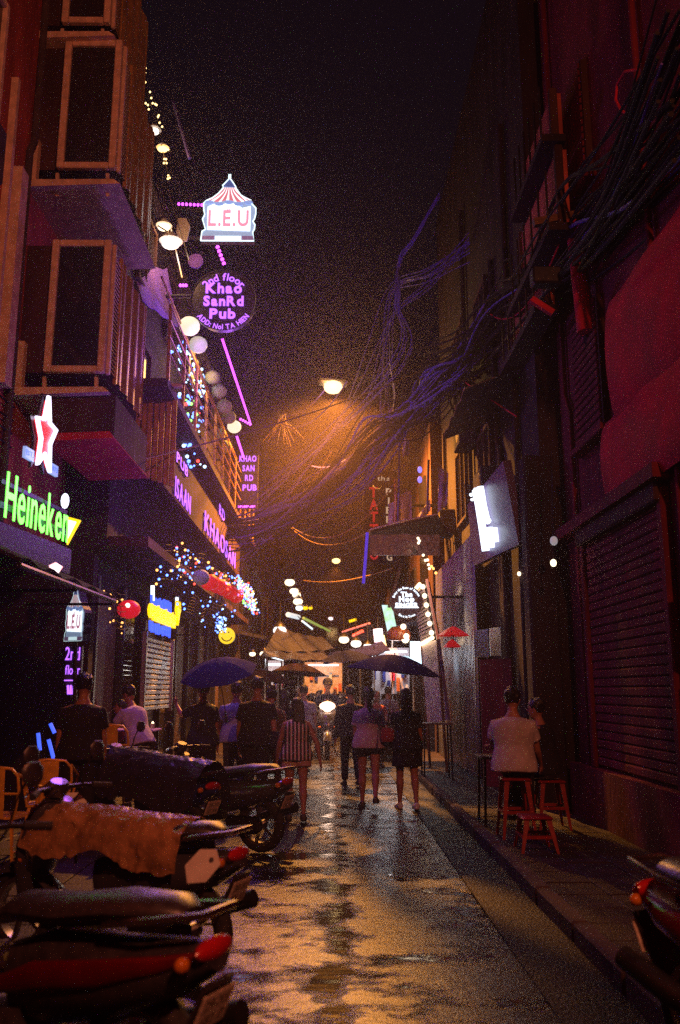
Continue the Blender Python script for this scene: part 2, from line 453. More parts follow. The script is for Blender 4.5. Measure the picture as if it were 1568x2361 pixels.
# ================================================================ left near building
A = thing('corner_house', 'tall red plastered house with stacked glazed bays above a green neon sign', 'building', (-3.2, 9, 0))
MB().box((-6.72, 2.8, 8.9), (6, 17.6, 11.0)).build('wall', 'red_wall', A)
MB().box((-5.75, 2.8, 1.7), (.3, 17.6, 3.4)).build('back_wall', 'dark_wall', A)
MB().box((-4.4, 11.5, 1.7), (2.4, .2, 3.4)).build('party_wall', 'dark_wall', A)
MB().box((-3.35, 8.0, 1.6), (.28, .3, 3.6)).build('pillar', 'dark_wall', A)
def zat(px, py, Y): return W(px, py, Y=Y).z
tall = MB()
tall.box((-3.66, 9.02, (zat(70, 890, 9) + zat(80, 390, 9)) / 2), (.12, .2, zat(80, 395, 9) - zat(70, 890, 9))).build('corner_trim', 'trim', A)
tall = MB(); tall.box((-3.68, 8.72, 6.9), (.08, .07, 3.3)).build('drainpipe_batten', 'trim', A)
struts = MB()
for x0, x1, yt, yb in ((150, 262, -190, 55), (140, 275, 95, 390), (110, 250, 555, 860)):
    Yf = 9.5; xa, xb = -3.22, W((x1 + x1) / 2, (yt + yb) / 2, Y=Yf).x; xa = W(x0 + 2, (yt + yb) / 2, Y=Yf).x
    z1, z0 = zat((x0 + x1) / 2, yt, Yf), zat((x0 + x1) / 2, yb, Yf); L_ = 1.85; xm = (xa + xb) / 2
    bay = MB().box(((xa + xb) / 2 - .3, Yf + L_ / 2 + .04, (z0 + z1) / 2), (xb - xa + .5, L_ - .06, z1 - z0 - .06)).build('bay', 'brown_wall', A)
    fw = .085
    fr = MB(); 
    for xx in (xa + fw / 2, xb - fw / 2): fr.bev((xx, Yf, (z0 + z1) / 2), (fw, .09, z1 - z0), .012)
    for zz in (z0 + fw / 2, z1 - fw / 2): fr.bev((xm, Yf + .004, zz), (xb - xa - 2 * fw, .08, fw), .012)
    fr.build('frame', 'trim', bay)
    MB().box((xm, Yf + .02, (z0 + z1) / 2), (xb - xa - 2 * fw, .02, z1 - z0 - 2 * fw)).build('pane', 'glass', bay)
    # the side towards the street: corner posts, louvres, a sheet panel
    for yy in (Yf + .09, Yf + .42, Yf + L_ - .05):
        MB().bev((xb + .012, yy, (z0 + z1) / 2), (.05, .06, z1 - z0 - .02), .01).build('post', 'trim' if yy < Yf + .2 else 'brass', bay)
    me = MB().box((0, 0, 0), (.035, .24, .012), rot=M.Rotation(R(35), 3, 'Y')).mesh('louvre', None); me.materials.append(MT['brass'])
    k = int((z1 - z0 - .2) / .055)
    for i in range(k):
        o = bpy.data.objects.new('louvre', me); COL.objects.link(o); o.parent = bay
        o.location = V((xb + .012, Yf + .255, z0 + .1 + i * .055)) - A.location
    MB().sheet(lambda u, v: (xb + .02 + .02 * math.sin(u * 22), Yf + .46 + u * (L_ - .55), z0 + .05 + v * (z1 - z0 - .1)), 40, 2, .01).build('side_sheet', 'brass', bay)
    # ledge under it
    led = MB(); zl = z0 - .32
    prof = [(xa - .35, zl), (xb + .1, zl + .05), (xb + .02, zl + .11), (xa - .2, zl + .10), (xa - .35, zl + .16)]
    fr_ = frame((0, Yf - .12, 0), (1, 0, 0), (0, 0, 1))
    led.prism(prof, fr_, L_ + .3, -(L_ + .3)).build('ledge', 'trim', A)
    for xx in (xa, xb - .1): struts.beam((xx, Yf + .1, zl), (xx - .02, Yf + .1, z0), .04)
    MB().box((xa - .26, Yf - .02, zl + .38), (.07, .1, .62)).build('bracket', 'trim', A)
struts.build('bracket', 'trim', A)
for yy, r_ in ((9.25, .045), (7.0, .03), (6.2, .05)):
    MB().tube([(-3.66, yy, 3.4), (-3.66, yy, 8), (-3.66, yy + .12, 8.2), (-3.66, yy + .12, 14)], r_, 8).build('drainpipe', 'concrete', A, True)
for k in range(5):
    MB().tube(sag((-3.66, 2, 4.6 + k * .07), (-3.66, 9.4, 4.3 + k * .16), .05 + .05 * (k % 3), 16), .012, 5).build('cable_run', 'cable', A, True)
cond = MB().bev((-3.46, 7.2, 6.75), (.42, .85, .6), .03).build('condenser_box', 'concrete', A)
MB().lathe([(.2, 0), (.23, .012), (.2, .02), (.03, .02), (.0, .02)], (-3.245, 7.1, 6.75), 18, 'X').build('fan_grille', 'blackmetal', cond)
# big dark windows of the red wall
for zc in (5.35, 8.2):
    wn = MB().box((-3.70, 7.6, zc), (.06, 1.2, 1.7)).build('window', 'glass', A)
    f = MB()
    for yy in (6.98, 8.22): f.bev((-3.66, yy, zc), (.08, .08, 1.8), .01)
    for zz in (zc - .86, zc + .86): f.bev((-3.66, 7.6, zz), (.078, 1.16, .08), .01)
    f.bev((-3.665, 7.6, zc), (.06, .05, 1.64), .01).build('frame', 'trim', wn)
# box sign hood and a lower box under the bays
MB().box((-2.9, 10.35, 4.72), (.75, 1.7, .5)).build('utility_box', 'brown_wall', A)
MB().prism([(-3.3, 4.38), (-2.5, 4.42), (-2.55, 4.5), (-3.3, 4.47)], frame((0, 9.4, 0), (1, 0, 0), (0, 0, 1)), 1.9, -1.9).build('ledge', 'redcloth', A)  # its red colour stands in for red light on the box underside
# golden plastic weather sheets hung from the bays
def weather(p, q, h, label, m='goldsheet', amp=.05):
    p, q = V(p), V(q)
    return solo(MB().sheet(lambda u, v: p.lerp(q, u) + V((amp * math.sin(u * 14 + v * 3) + .05 * v, 0, -h * v * (1 - .25 * math.sin(u * 3.1)))), 18, 8, .008), 'plastic_sheet', m, label, 'plastic sheet', smooth=True)
MT['goldsheet'] = translucent('golden_plastic', (.85, .5, .14), .45, .22)
weather(W(233, 852, Y=10.0), W(292, 865, Y=11.6), .55, 'crumpled golden plastic sheet hanging under the lowest glazed bay')
gp = thing('shutter_sign', 'tall ribbed gold panel hanging between the bays and the balcony', 'panel', (-2.62, 12.3, 5))
pz1, pz0 = zat(350, 895, 12.3), zat(350, 1095, 12.3)
for i in range(7):
    x = -2.92 + i * .09
    MB().bev((x, 12.3 + .02 * (i % 2), (pz0 + pz1) / 2 - .03 * i), (.075, .05, pz1 - pz0), .015).build('slat', 'brass', gp)
MB().bev((-2.65, 12.28, pz1 + .03), (.75, .08, .06), .01).build('rail', 'trim', gp)

# ================================================================ left pub building
B = thing('pub_building', 'dark pub building with balcony rails, violet letters and strings of fairy lights', 'building', (-3.1, 18, 0))
MB().box((-6.1, 19, 6.6), (6, 14.8, 6.2)).build('wall', 'dark_wall', B)
MB().box((-6.2, 19, 1.75), (5.6, 14.8, 3.5)).build('shop_wall', 'dark_wall', B)
MB().box((-6.1, 15, 9.9), (6, 6.4, .5)).build('parapet', 'brown_wall', B)
for i in range(6):
    y = 12.4 + i * 2.3
    for zc, hh in ((6.3, 1.5), (8.6, 1.3)):
        wn = MB().box((-3.09, y + .5, zc), (.06, 1.1, hh)).build('window', 'glass', B)
        f = MB()
        for yy in (y - .06, y + 1.06): f.bev((-3.05, yy, zc), (.07, .07, hh + .1), .01)
        for zz in (zc - hh / 2, zc + hh / 2): f.bev((-3.05, y + .5, zz), (.068, 1.06, .07), .01)
        f.bev((-3.055, y + .5, zc), (.05, .04, hh - .08), .01).build('frame', 'brown_wall', wn)
for i in range(9):                                           # ground-floor doors, posts
    y = 12.0 + i * 1.55
    MB().bev((-3.32, y, 1.6), (.12, .12, 3.2), .02).build('post', 'blackmetal', B)
    pn = MB().box((-3.38, y + .77, 1.55), (.04, 1.3, 2.9)).build('door', 'glass' if i % 2 else 'wood', B)
    MB().bev((-3.34, y + .3, 1.2), (.04, .04, .5), .01).build('handle', 'chrome', pn)
MB().box((-2.85, 19, 3.62), (.6, 14.6, .14)).build('canopy', 'brown_wall', B)
MB().box((-2.66, 18.4, 5.2), (.1, 11, 1.0)).build('fascia', 'brown_wall', B)
MB().box((-2.75, 19, 5.95), (.75, 14.6, .12)).build('balcony_slab', 'brown_wall', B)
for zz in (6.5, 6.75, 7.0, 7.25):
    MB().tube([(-2.42 - .004 * (zz > 7), 11.9, zz), (-2.42, 26, zz)], .016, 6).build('rail', 'brass', B)
me = MB().bev((0, 0, 0), (.05, .05, 1.3), .01).mesh('rail_post'); me.materials.append(MT['brass'])
for i in range(12):
    o = bpy.data.objects.new('rail_post', me); COL.objects.link(o); o.parent = B; o.location = V((-2.44, 12 + i * 1.27, 6.66)) - B.location
MB().tube([(-2.6, 12, 7.75), (-2.6, 26, 7.75)], .02, 6).build('rail', 'brass', B)

# further left, end of the street
Cb = thing('left_terrace', 'dark narrow houses with lit signs further up the left side', 'building', (-2.95, 40, 0))
for i in range(5):
    y0 = 26.6 + i * 7; h = (7.4, 9.2, 8.2, 10.4, 8.8)[i]
    wl = MB().box((-5.9 - .12 * (i % 2), y0 + 3.45, h / 2), (6, 6.9, h)).build('house_front', ('dark_wall', 'brown_wall')[i % 2], Cb)
    for zc in (4.6, 6.9):
        for k in range(2):
            MB().box((-2.9 - .12 * (i % 2), y0 + 1.8 + k * 3.2, zc), (.08, 1.5, 1.4)).build('window', 'glass', wl)
    MB().box((-2.6, y0 + 3.4, 3.3), (1.1, 6.2, .1), rot=M.Rotation(R(12), 3, 'Y')).build('awning', 'greycloth', wl)
# ================================================================ right side
D = thing('maroon_house', 'dark maroon plastered house with red blinds close on the right', 'building', (3.2, 5, 0))
MB().box((6.2, 2.6, 7), (6, 17.6, 14)).build('wall', 'maroon_wall', D)
MB().box((3.12, 5, .35), (.16, 12.6, .7)).build('plinth', 'maroon_wall', D)
MB().box((3.1, 9.5, 3.62), (.22, 3.6, .14)).build('ledge', 'maroon_wall', D)
for k in range(27):
    MB().bev((3.17 + .006 * (k % 2), 9.2, .78 + k * .1), (.05, 2.5, .094), .016).build('shutter_slat', 'maroon_wall', D)
for yy in (7.9, 10.5): MB().bev((3.15, yy, 2.1), (.1, .12, 2.8), .015).build('guide_rail', 'maroon_wall', D)
MB().bev((3.13, 9.2, 3.45), (.16, 2.7, .2), .02).build('shutter_housing', 'brown_wall', D)
for k, (yy, zz) in enumerate(((7.2, 2.4), (6.6, 2.0))): MB().bev((3.12, yy, zz), (.18, .34, .46), .02).build('meter_box', 'brown_wall', D)
for yy in (7.5, 10.75): MB().tube([(3.15, yy, .1), (3.15, yy, 5.2), (3.15, yy + .2, 5.5), (3.15, yy + .2, 12)], .035, 8).build('drainpipe', 'maroon_wall', D, True)
for zc in (5.4, 8.6):
    wn = MB().box((3.17, 9.9, zc), (.1, 1.1, 1.6)).build('window', 'brown_wall', D)
    for k in range(16): MB().bev((3.11, 9.9, zc - .75 + k * .1), (.03, 1.0, .08), .01).build('louvre', 'maroon_wall', wn)
    MB().bev((3.12, 9.9, zc - .86), (.16, 1.3, .08), .01).build('sill', 'maroon_wall', wn)
# rolled-out red blinds bulging from the wall
for (px0, px1, py0, py1, lab) in ((1425, 1600, 700, 972, 'upper bulging red canvas blind on the maroon house'), (1410, 1600, 978, 1168, 'lower bulging red canvas blind on the maroon house')):
    a = W(px0, py1, X=3.1); ya = a.y; yb = 5.6; z0 = zat(px0, py1, ya); z1 = zat(px0, py0, ya)
    solo(MB().sheet(lambda u, v: (3.1 - .07 * math.sin(v * math.pi) ** .5 - .012 * math.sin(u * 15 + v * 3), ya + (yb - ya) * u, z0 + (z1 - z0) * v), 20, 10, .02), 'canvas_blind', 'redcloth', lab, 'blind', 'red blinds of the maroon house', smooth=True)
E = thing('cafe_house', 'dark house with a tall window bay coloured as if red lit behind the cables', 'building', (2.9, 16, 0))
MB().box((6.4, 16.6, 7.2), (7, 10.2, 14.4)).build('wall', 'dark_wall', E)
ex = 2.88
for (px0, px1, py0, py1) in ((1215, 1285, 215, 320), (1205, 1300, 345, 520), (1185, 1265, 540, 705)):
    a, c = W(px1, (py0 + py1) / 2, X=ex), W(px0, (py0 + py1) / 2, X=ex)
    ym = (a.y + c.y) / 2; z1, z0 = zat(px1, py0, a.y), zat(px1, py1, a.y)
    wn = MB().box((ex, ym, (z0 + z1) / 2), (.1, c.y - a.y, z1 - z0)).build('red_lit_tint_panel', 'orangewall', E) if False else MB().box((ex, ym, (z0 + z1) / 2), (.12, c.y - a.y, z1 - z0)).build('red_lit_tint_panel', 'red_wall', E)  # red plaster colour stands in for red light on this wall
    for yy in (a.y, c.y): MB().bev((ex - .05, yy, (z0 + z1) / 2), (.1, .09, z1 - z0 + .1), .01).build('frame', 'brown_wall', wn)
    MB().box((ex - .12, ym, z0 - .12), (.3, c.y - a.y + .4, .1)).build('balcony_slab', 'dark_wall', E)
    for k in range(6): MB().bev((ex - .22, a.y + (c.y - a.y) * k / 5, z0 + .35), (.025, .025, .8), .004).build('baluster', 'blackmetal', E)
MB().bev((2.85, 11.6, 2.4), (.4, .35, 4.8), .03).build('pillar', 'dark_wall', E)
for y, x, z1 in ((12.6, 2.84, 11), (13.9, 2.85, 9.2), (16.9, 2.83, 12), (20.6, 2.84, 8)):
    MB().tube([(x, y, .1), (x, y, z1 * .6), (x, y + .25, z1 * .6 + .3), (x, y + .25, z1)], .05, 8).build('drainpipe', 'dark_wall', E, True)
for y, z, ww, hh in ((15.3, 5.6, 1.2, 1.5), (18.2, 6.0, 1.3, 1.6), (15.3, 8.4, 1.2, 1.5), (18.2, 8.8, 1.3, 1.6)):
    wn = MB().box((2.89, y, z), (.06, ww, hh)).build('window', 'glass', E)
    f = MB()
    for s_ in (-1, 1): f.bev((2.85, y + s_ * ww / 2, z), (.09, .08, hh + .1), .01)
    for s_ in (-1, 1): f.bev((2.853, y, z + s_ * hh / 2), (.085, ww - .08, .08), .01)
    f.bev((2.855, y, z), (.07, .05, hh - .08), .01).build('frame', 'brown_wall', wn)
for y, z in ((14.2, 5.0), (16.4, 6.6), (19.6, 5.4)):
    ac_ = MB().bev((2.66, y, z), (.36, .8, .56), .02).build('condenser_box', 'greycloth', E)
    MB().lathe([(.2, 0), (.22, .012), (.2, .02), (.03, .02), (.0, .02)], (2.475, y - .12, z), 18, 'X').build('fan_grille', 'blackmetal', ac_)
    MB().tube([(2.7, y + .4, z - .1), (2.84, y + .55, z - .3), (2.84, y + .55, z - 1.6)], .02, 6).build('hose', 'cable', ac_)
MB().sheet(lambda u, v: (2.9 - .9 * v, 12.2 + 2.6 * u, 6.4 - .35 * v + .03 * math.sin(u * 24)), 24, 4, .02).build('rain_hood', 'darktarp', E)
F_ = thing('right_terrace', 'dark narrow houses with lit shopfronts further up the right side', 'building', (2.6, 40, 0))
for i in range(6):
    y0 = 21.8 + i * 7; h = (8.6, 7.4, 9.6, 8, 10, 8.4)[i]
    wl = MB().box((5.6 + .1 * (i % 2), y0 + 3.45, h / 2), (6, 6.9, h)).build('house_front', ('brown_wall', 'dark_wall')[i % 2], F_)
    for zc in (4.6, 6.7):
        for k in range(2):
            MB().box((2.57 + .1 * (i % 2), y0 + 1.8 + k * 3.2, zc), (.08, 1.5, 1.4)).build('window', 'glass', wl)
    MB().box((2.2, y0 + 3.4, 3.4), (1.2, 6.2, .1), rot=M.Rotation(R(-12), 3, 'Y')).build('awning', 'greycloth', wl)
G = thing('far_house', 'unlit house closing the far end of the street', 'building', (0, 72, 0))
MB().box((0, 75, 4.5), (16, 6, 9)).build('wall', 'brown_wall', G)
for k in range(5): MB().box((-4 + k * 2, 71.96, 6), (1, .1, 1.5)).build('window', 'glass', G)

# ================================================================ lamps
def lamp(name, label, p, mount, lens, power, col=(1, .355, .045), scale=1.0, group=None, spread=146):
    """Street lamp: head with lens on an arm from the wall."""
    p, mount = V(p), V(mount); T = thing(name, label, 'street lamp', mount, group)
    d = (mount - p); d.z = 0; d.normalize(); s = scale
    MB().tube([mount, mount + V((0, 0, .35)), p.lerp(mount, .4) + V((0, 0, .32)), p + d * .3 * s + V((0, 0, .12 * s))], .03, 8).build('arm', 'blackmetal', T)
    rot = d.to_track_quat('Y', 'Z').to_matrix()
    h = MB(); h.bev(p + V((0, 0, .1 * s)), (.26 * s, .62 * s, .12 * s), .05, rot=rot); h.build('head', 'blackmetal', T)
    MB().ball(p + V((0, 0, .0)), .19 * s, 14, 9, (.95, 1.15, .62)).build('lens', lens, T, True)
    l = bpy.data.lights.new('lamp_light', 'SPOT' if spread < 180 else 'POINT'); l.energy = power; l.color = col; l.shadow_soft_size = .1
    if spread < 180: l.spot_size = R(spread); l.spot_blend = .7
    lo = bpy.data.objects.new('lamp_light', l); COL.objects.link(lo); lo.parent = T; lo.location = p - V((0, 0, .26 * s)) - mount
    if spread < 180 and scale > 1.2:      # stray light of the bare lens in the mist
        l2 = bpy.data.lights.new('lens_light', 'POINT'); l2.energy = 220; l2.color = (1, .42, .10); l2.shadow_soft_size = .2
        o2 = bpy.data.objects.new('lens_light', l2); COL.objects.link(o2); o2.parent = T; o2.location = p - V((.0, .32 * s, .1 * s)) - mount
    return T
lp = W(768, 893, Y=22)
lamp('street_lamp', 'bright orange street lamp hanging high over the middle of the street', lp, (2.55, 22.6, lp.z + .5), 'sodium', 22000, scale=1.4)
lp2 = W(775, 1293, Y=40)
lamp('street_lamp', 'small distant orange street lamp below the bright one', lp2, (2.55, 40.5, lp2.z + .6), 'sodium_far', 1500, scale=1.1)
lamp('street_lamp', 'orange street lamp on the maroon house behind the viewer', (2.2, -2.4, 7.6), (3.18, -2.4, 7.9), 'sodium_far', 1700, col=(1, .265, .12), spread=180)

# ================================================================ signs, left side
# green neon letters and star on the corner house
p1 = W(5, 1190, Y=7.35); p2 = W(157, 1252, Y=8.75)
gs = thing('neon_letter_sign', 'glowing green neon letters under a white outlined red star', 'neon sign', (-2.9, 8, 3.0))
rt = (p2 - p1); fr = frame((p1 + p2) / 2 , rt, (0, 0, 1)); wd = rt.length
for i, ch in enumerate(letters('Heineken', fr, .60, 'green', gs, width=wd * .96, bold=.004, ext=.006, gap=.13)): pass
bd = MB(); bd.prism([(-wd / 2 - .1, -.32), (wd / 2 + .05, -.32), (wd / 2 + .05, -.06), (-wd / 2 - .1, -.06)], fr, .12, -.1); bd.build('backing_board', 'black', gs)
MB().prism([(-wd / 2, .08), (wd / 2, .08), (wd / 2, .14), (-wd / 2, .14)], fr, .03, -.06).build('mounting_rail', 'blackmetal', gs)
MB().prism([(-wd / 2, .3), (wd / 2, .3), (wd / 2, .34), (-wd / 2, .34)], fr, .03, -.06).build('mounting_rail', 'blackmetal', gs)
q = W(150, 1155, Y=8.7); MB().ball(q, .055, 10, 7, (.8, .8, 1.5)).build('lamp', 'coolneon', gs, True)
# star: white tube outline, red face
sp = W(97, 1005, Y=8.15); sfr = frame(sp, rt, (0, 0, 1))
star = thing('neon_star_sign', 'white neon outlined star with a red middle on the corner house', 'neon sign', sp)
H_ = (W(97, 900, Y=8.15).z - W(97, 1095, Y=8.15).z) / 2
pts = []
for k in range(10):
    a = math.pi / 2 + k * math.pi / 5; r_ = H_ * (1.0 if k % 2 == 0 else .46)
    pts.append((r_ * math.cos(a) * .56, r_ * math.sin(a)))
MB().prism([(x * .84, y * .84) for x, y in pts], sfr, .03, 0).build('face', 'redneon', star)
neon(MB(), [(x * .93, y * .93) for x, y in pts], sfr, .024, .04, True, 8).build('tube', 'whiteneon', star)
MB().prism([(x * 1.02, y * 1.02) for x, y in pts], sfr, .03, -.05).build('backing_board', 'black', star)
for (px, py, yy, tx) in ((62, 1047, 7.95, 'EST.'), (119, 1083, 8.45, '1873')):
    q = W(px, py, Y=yy); f2 = frame(q, rt, (0, 0, 1))
    pl = solo(MB().prism([(-.09, -.055), (.09, -.055), (.09, .055), (-.09, .055)], f2, .03), 'lit_plate', 'bluelit', 'small pale blue lit plate ' + ('left of the neon star above the letters' if tx[0] == 'E' else 'below right of the neon star'), 'sign')
    letters(tx, frame(q - V((0, 0, .02)), rt, (0, 0, 1)), .07, 'blueneon', pl, width=.15, ext=.01, lift=.031)
# awning below, with lit boards
aw = thing('sloping_awning', 'dark sloping awning below the green neon letters', 'awning', (-3.1, 8.6, 2.8))
MB().sheet(lambda u, v: (-3.3 + .95 * v, 6.4 + 2.9 * u, 2.98 - .42 * v + .02 * math.sin(u * 30)), 30, 6, .03).build('canvas', 'greycloth', aw)
MB().tube([(-2.36, 6.4, 2.52), (-2.36, 9.3, 2.54)], .025, 8).build('front_bar', 'blackmetal', aw)
for y in (6.5, 7.9, 9.2): MB().tube([(-3.28, y, 2.5), (-2.36, y, 2.5)], .016, 6).build('strut', 'blackmetal', aw)
def fsign(px0, py0, px1, py1, Y):
    a, c = W(px0, py1, Y=Y), W(px1, py0, Y=Y)
    return frame((a + c) / 2, *FACE), (c.x - a.x) / 2, (c.z - a.z) / 2
fr, hw, hh = fsign(153, 1193, 188, 1257, 9.1)
ts = thing('pennant_sign', 'yellow edged white lit triangular sign beside the green letters', 'lit sign', fr.translation)
MB().prism([(-hw, hh), (hw, hh * .75), (-hw * .75, -hh)], fr, .05).build('rim', 'yellowneon', ts)
MB().prism([(-hw * .72, hh * .74), (hw * .5, hh * .6), (-hw * .62, -hh * .62)], fr, .02, .052).build('face', emis('white_lit_face', (1, .92, .8), 3), ts)
fr, hw, hh = fsign(114, 1298, 146, 1334, 7.4)
solo(MB().prism([(-hw, hh * .6), (0, hh), (hw, hh * .5), (-hw * .2, -hh)], fr, .04), 'lit_shield_sign', lit_noise('pink_white_print', (1, .25, .3), (1, .9, .95), 2.6, 9), 'small pinkish white lit sign under the dark awning', 'lit sign')

# the tent-shaped lit sign (two of them share the shape)
TENT = [(-1, -1), (-.96, -.72), (-.84, -.66), (-.9, -.5), (-.96, -.36), (-.88, -.22), (-.92, -.1), (-.94, .12), (-.84, .2), (-.62, .28), (-.4, .42), (-.22, .6), (-.26, .66), (-.14, .76), (-.03, .86), (-.03, 1.0), (.03, 1.0), (.03, .86), (.14, .74), (.22, .64), (.26, .56), (.42, .38), (.62, .22), (.86, .1), (1.0, -.02), (1.0, -.2), (.96, -.34), (.9, -.42), (.98, -.52), (.96, -.66), (.9, -.74), (.96, -1)]
def tent_sign(label, fr, hw, hh, dim=1.0, posts=True):
    T = thing('tent_shaped_sign', label, 'lit sign', fr.translation)
    P_ = lambda pts: [(x * hw, y * hh) for x, y in pts]
    MB().prism(P_(TENT), fr, .12, -.13).build('box', 'black', T)
    MB().prism([(x * .97, y * .97) for x, y in P_(TENT)], fr, .01, -.006).build('face', emis('tent_face', (.32, .42, .62), .9 * dim), T)
    MB().prism(P_([(-.78, -.66), (.8, -.7), (.8, .04), (.5, -.02), (.25, .1), (0, .13), (-.3, .08), (-.55, .1), (-.78, .02)]), fr, .012, .006).build('bright_panel', emis('tent_panel', (.82, .95, 1), 3.4 * dim), T)
    roof = []
    cx = [-.80, -.52, -.27, -.02, .24, .52, .80]
    tops = [-.2, -.13, -.065, 0, .065, .13, .2]
    for k in range(6):
        for h, mname in ((0, 'stripe_red'), (1, 'stripe_white')):
            u0, u1 = (k + (.0 if h == 0 else .62)) / 6, (k + (.62 if h == 0 else 1)) / 6
            def rp_(u, v):
                xt = -.2 + .4 * u; xb = -.84 + 1.68 * u; zt = .6; zb = .2 + .03 * math.cos(u * 13)
                return (xt + (xb - xt) * v ** 1.7, zt + (zb - zt) * v)
            pl = [rp_(u0, i / 6) for i in range(7)] + [rp_(u1, i / 6) for i in reversed(range(7))]
            MB().prism(P_(pl), fr, .012, .006).build('stripe', STR[mname, dim], T)
    MB().prism(P_([(-.24, .64), (-.02, .86), (.02, .86), (.22, .62)]), fr, .014, .006).build('tent_cap', STR['cap', dim], T)
    for k in range(5):
        x = -.72 + k * .36
        MB().prism(P_([(x + .17 * math.cos(a), .14 - .05 * (k % 2) + .055 * math.sin(a)) for a in [i * math.pi / 5 for i in range(10)]]), fr, .012, .02).build('scallop', STR['scallop', dim], T)
    neon(MB(), P_(TENT), fr, .011 * (hw / .45), .02, True, 6).build('outline_tube', STR['line', dim], T)
    letters('L.E.U', frame(fr @ V((0, -.56 * hh, 0)), fr.to_3x3() @ V((1, 0, 0)), fr.to_3x3() @ V((0, 1, 0))), hh * .66, STR['red', dim], T, width=hw * 1.5, bold=.03, ext=.008, lift=.025)
    letters('A', frame(fr @ V((0, -.12 * hh, 0)), fr.to_3x3() @ V((1, 0, 0)), fr.to_3x3() @ V((0, 1, 0))), hh * .2, STR['red', dim], T, bold=.0, ext=.008, lift=.025)
    for sgn in (-1, 1): MB().prism(P_([(sgn * .95, -.98), (sgn * .5, -.98), (sgn * .5, -.86), (sgn * .95, -.86)]), fr, .02, .006).build('plinth_block', STR['block', dim], T)
    MB().prism(P_([(-.48, -.97), (.48, -.97), (.48, -.86), (-.48, -.86)]), fr, .018, .006).build('plinth_block', STR['line', dim], T)
    return T
STR = {}
for d_ in (1.0, .45):
    STR['stripe_red', d_] = emis('tent_red', (.9, .25, .32), .75 * d_, light=False); STR['stripe_white', d_] = emis('tent_white', (.85, .93, 1), 1.5 * d_, light=False)
    STR['cap', d_] = emis('tent_blue', (.12, .2, .6), .4 * d_); STR['scallop', d_] = emis('tent_pale_blue', (.3, .45, .95), .8 * d_, light=False)
    STR['line', d_] = emis('tent_line', (.7, .95, 1), 1.7 * d_, light=False); STR['red', d_] = emis('tent_letters', (.95, .34, .5), .95 * d_, light=False); STR['block', d_] = emis('tent_block', (.35, .2, .4), .5 * d_)
fr, hw, hh = fsign(463, 404, 592, 556, 14.2)
T = tent_sign('big tent shaped white sign with red stripes, hung highest over the street', fr, hw, hh)
MB().tube([fr @ V((-hw * .7, 0, -.08)), (-3.1, fr.translation.y + .1, fr.translation.z + .05)], .03, 6).build('bracket', 'blackmetal', T)
MB().tube([fr @ V((-hw * .7, -hh * .8, -.08)), (-3.1, fr.translation.y + .1, fr.translation.z - .6)], .03, 6).build('bracket', 'blackmetal', T)
fr, hw, hh = fsign(146, 1346, 203, 1478, 9.6)
rr = M.Rotation(R(-24), 4, 'Z'); fr2 = M.Translation(fr.translation) @ rr @ M.Translation(-fr.translation) @ fr
T = tent_sign('small tent shaped sign standing low by the dark doorway', fr2, hw * 1.05, hh, .45)
MB().tube([fr @ V((0, -hh, -.06)), W(172, 1700, Y=9.66)], .025, 6).build('stand_pole', 'blackmetal', T)
# violet words beneath the small sign
vs_ = thing('floor_arrow_sign', 'small violet neon words hung beneath the low tent sign', 'neon sign', W(165, 1560, Y=9.7))
fr, hw, hh = fsign(143, 1490, 190, 1610, 9.7)
MB().prism([(-hw, hh), (hw, hh), (hw, -hh * .3), (0, -hh), (-hw, -hh * .3)], fr, .05, -.06).build('backing_board', 'black', vs_)
rx, uz = V((1, 0, 0)), V((0, 0, 1))
for tx, py, hgt in (('2nd', 1522, 34), ('floor', 1555, 24)):
    letters(tx, frame(W(167, py, Y=9.7), rx, uz), hgt / FP * 9.7 * 1.25, 'violet', vs_, width=hw * 1.7, bold=.0, ext=.03, lift=0)
neon(MB(), [(-hw * .8, -.32 * hh), (hw * .8, -.32 * hh)], fr, .008, .02).build('tube', 'violet', vs_)
for k in (-1, 0, 1): neon(MB(), [(k * hw * .35, -.5 * hh), (k * hw * .25, -.85 * hh)], fr, .012, .02).build('tube', 'violet', vs_)
bl = thing('neon_window_sign', 'slanted blue and violet neon strokes low in the dark doorway', 'neon sign', W(125, 1690, Y=10.4))
for px0, py0, px1, py1, mm in ((136, 1668, 146, 1690, 'blueneon'), (132, 1705, 148, 1765, 'blueneon'), (170, 1668, 182, 1685, 'violet'), (176, 1700, 170, 1745, 'violet'), (180, 1702, 176, 1725, 'violet'), (108, 1690, 112, 1730, 'blueneon')):
    px0 = (px0 - 40) * 1.0 + 20; px1 = px1 - 20
    MB().tube([W(px0, py0, Y=10.4), W(px1, py1, Y=10.4)], .022, 6).build('tube', mm, bl)

# round violet sign
fr, hw, hh = fsign(438, 615, 592, 768, 13.6)
rs = thing('round_pub_sign', 'round black sign with violet neon words about a pub on the 2nd floor', 'neon sign', fr.translation)
MB().prism(circle(hw, 40), fr, .12, -.13).build('disc', 'black', rs)
MB().tube([fr @ V((hw * math.cos(k * math.pi / 24) , hw * math.sin(k * math.pi / 24), -.005)) for k in range(49)], .012, 6).build('rim', 'blackmetal', rs)
MB().tube([fr @ V((-hw * .9, .1, -.08)), (-3.1, 13.7, fr.translation.z + .1)], .035, 6).build('bracket', 'blackmetal', rs)
c0 = fr.translation
fl = lambda dx, dy: frame(fr @ V((dx * hw, dy * hw, 0)), rx, uz)
letters('2nd floor', fr, hw * .33, 'violet', rs, width=hw * 1.42, bold=.012, ext=.04, arc=(hw * .76, math.pi / 2, 1))
letters('Khao', fl(0, .22), hw * .46, 'violet', rs, width=hw * 1.12, bold=.035, ext=.04)
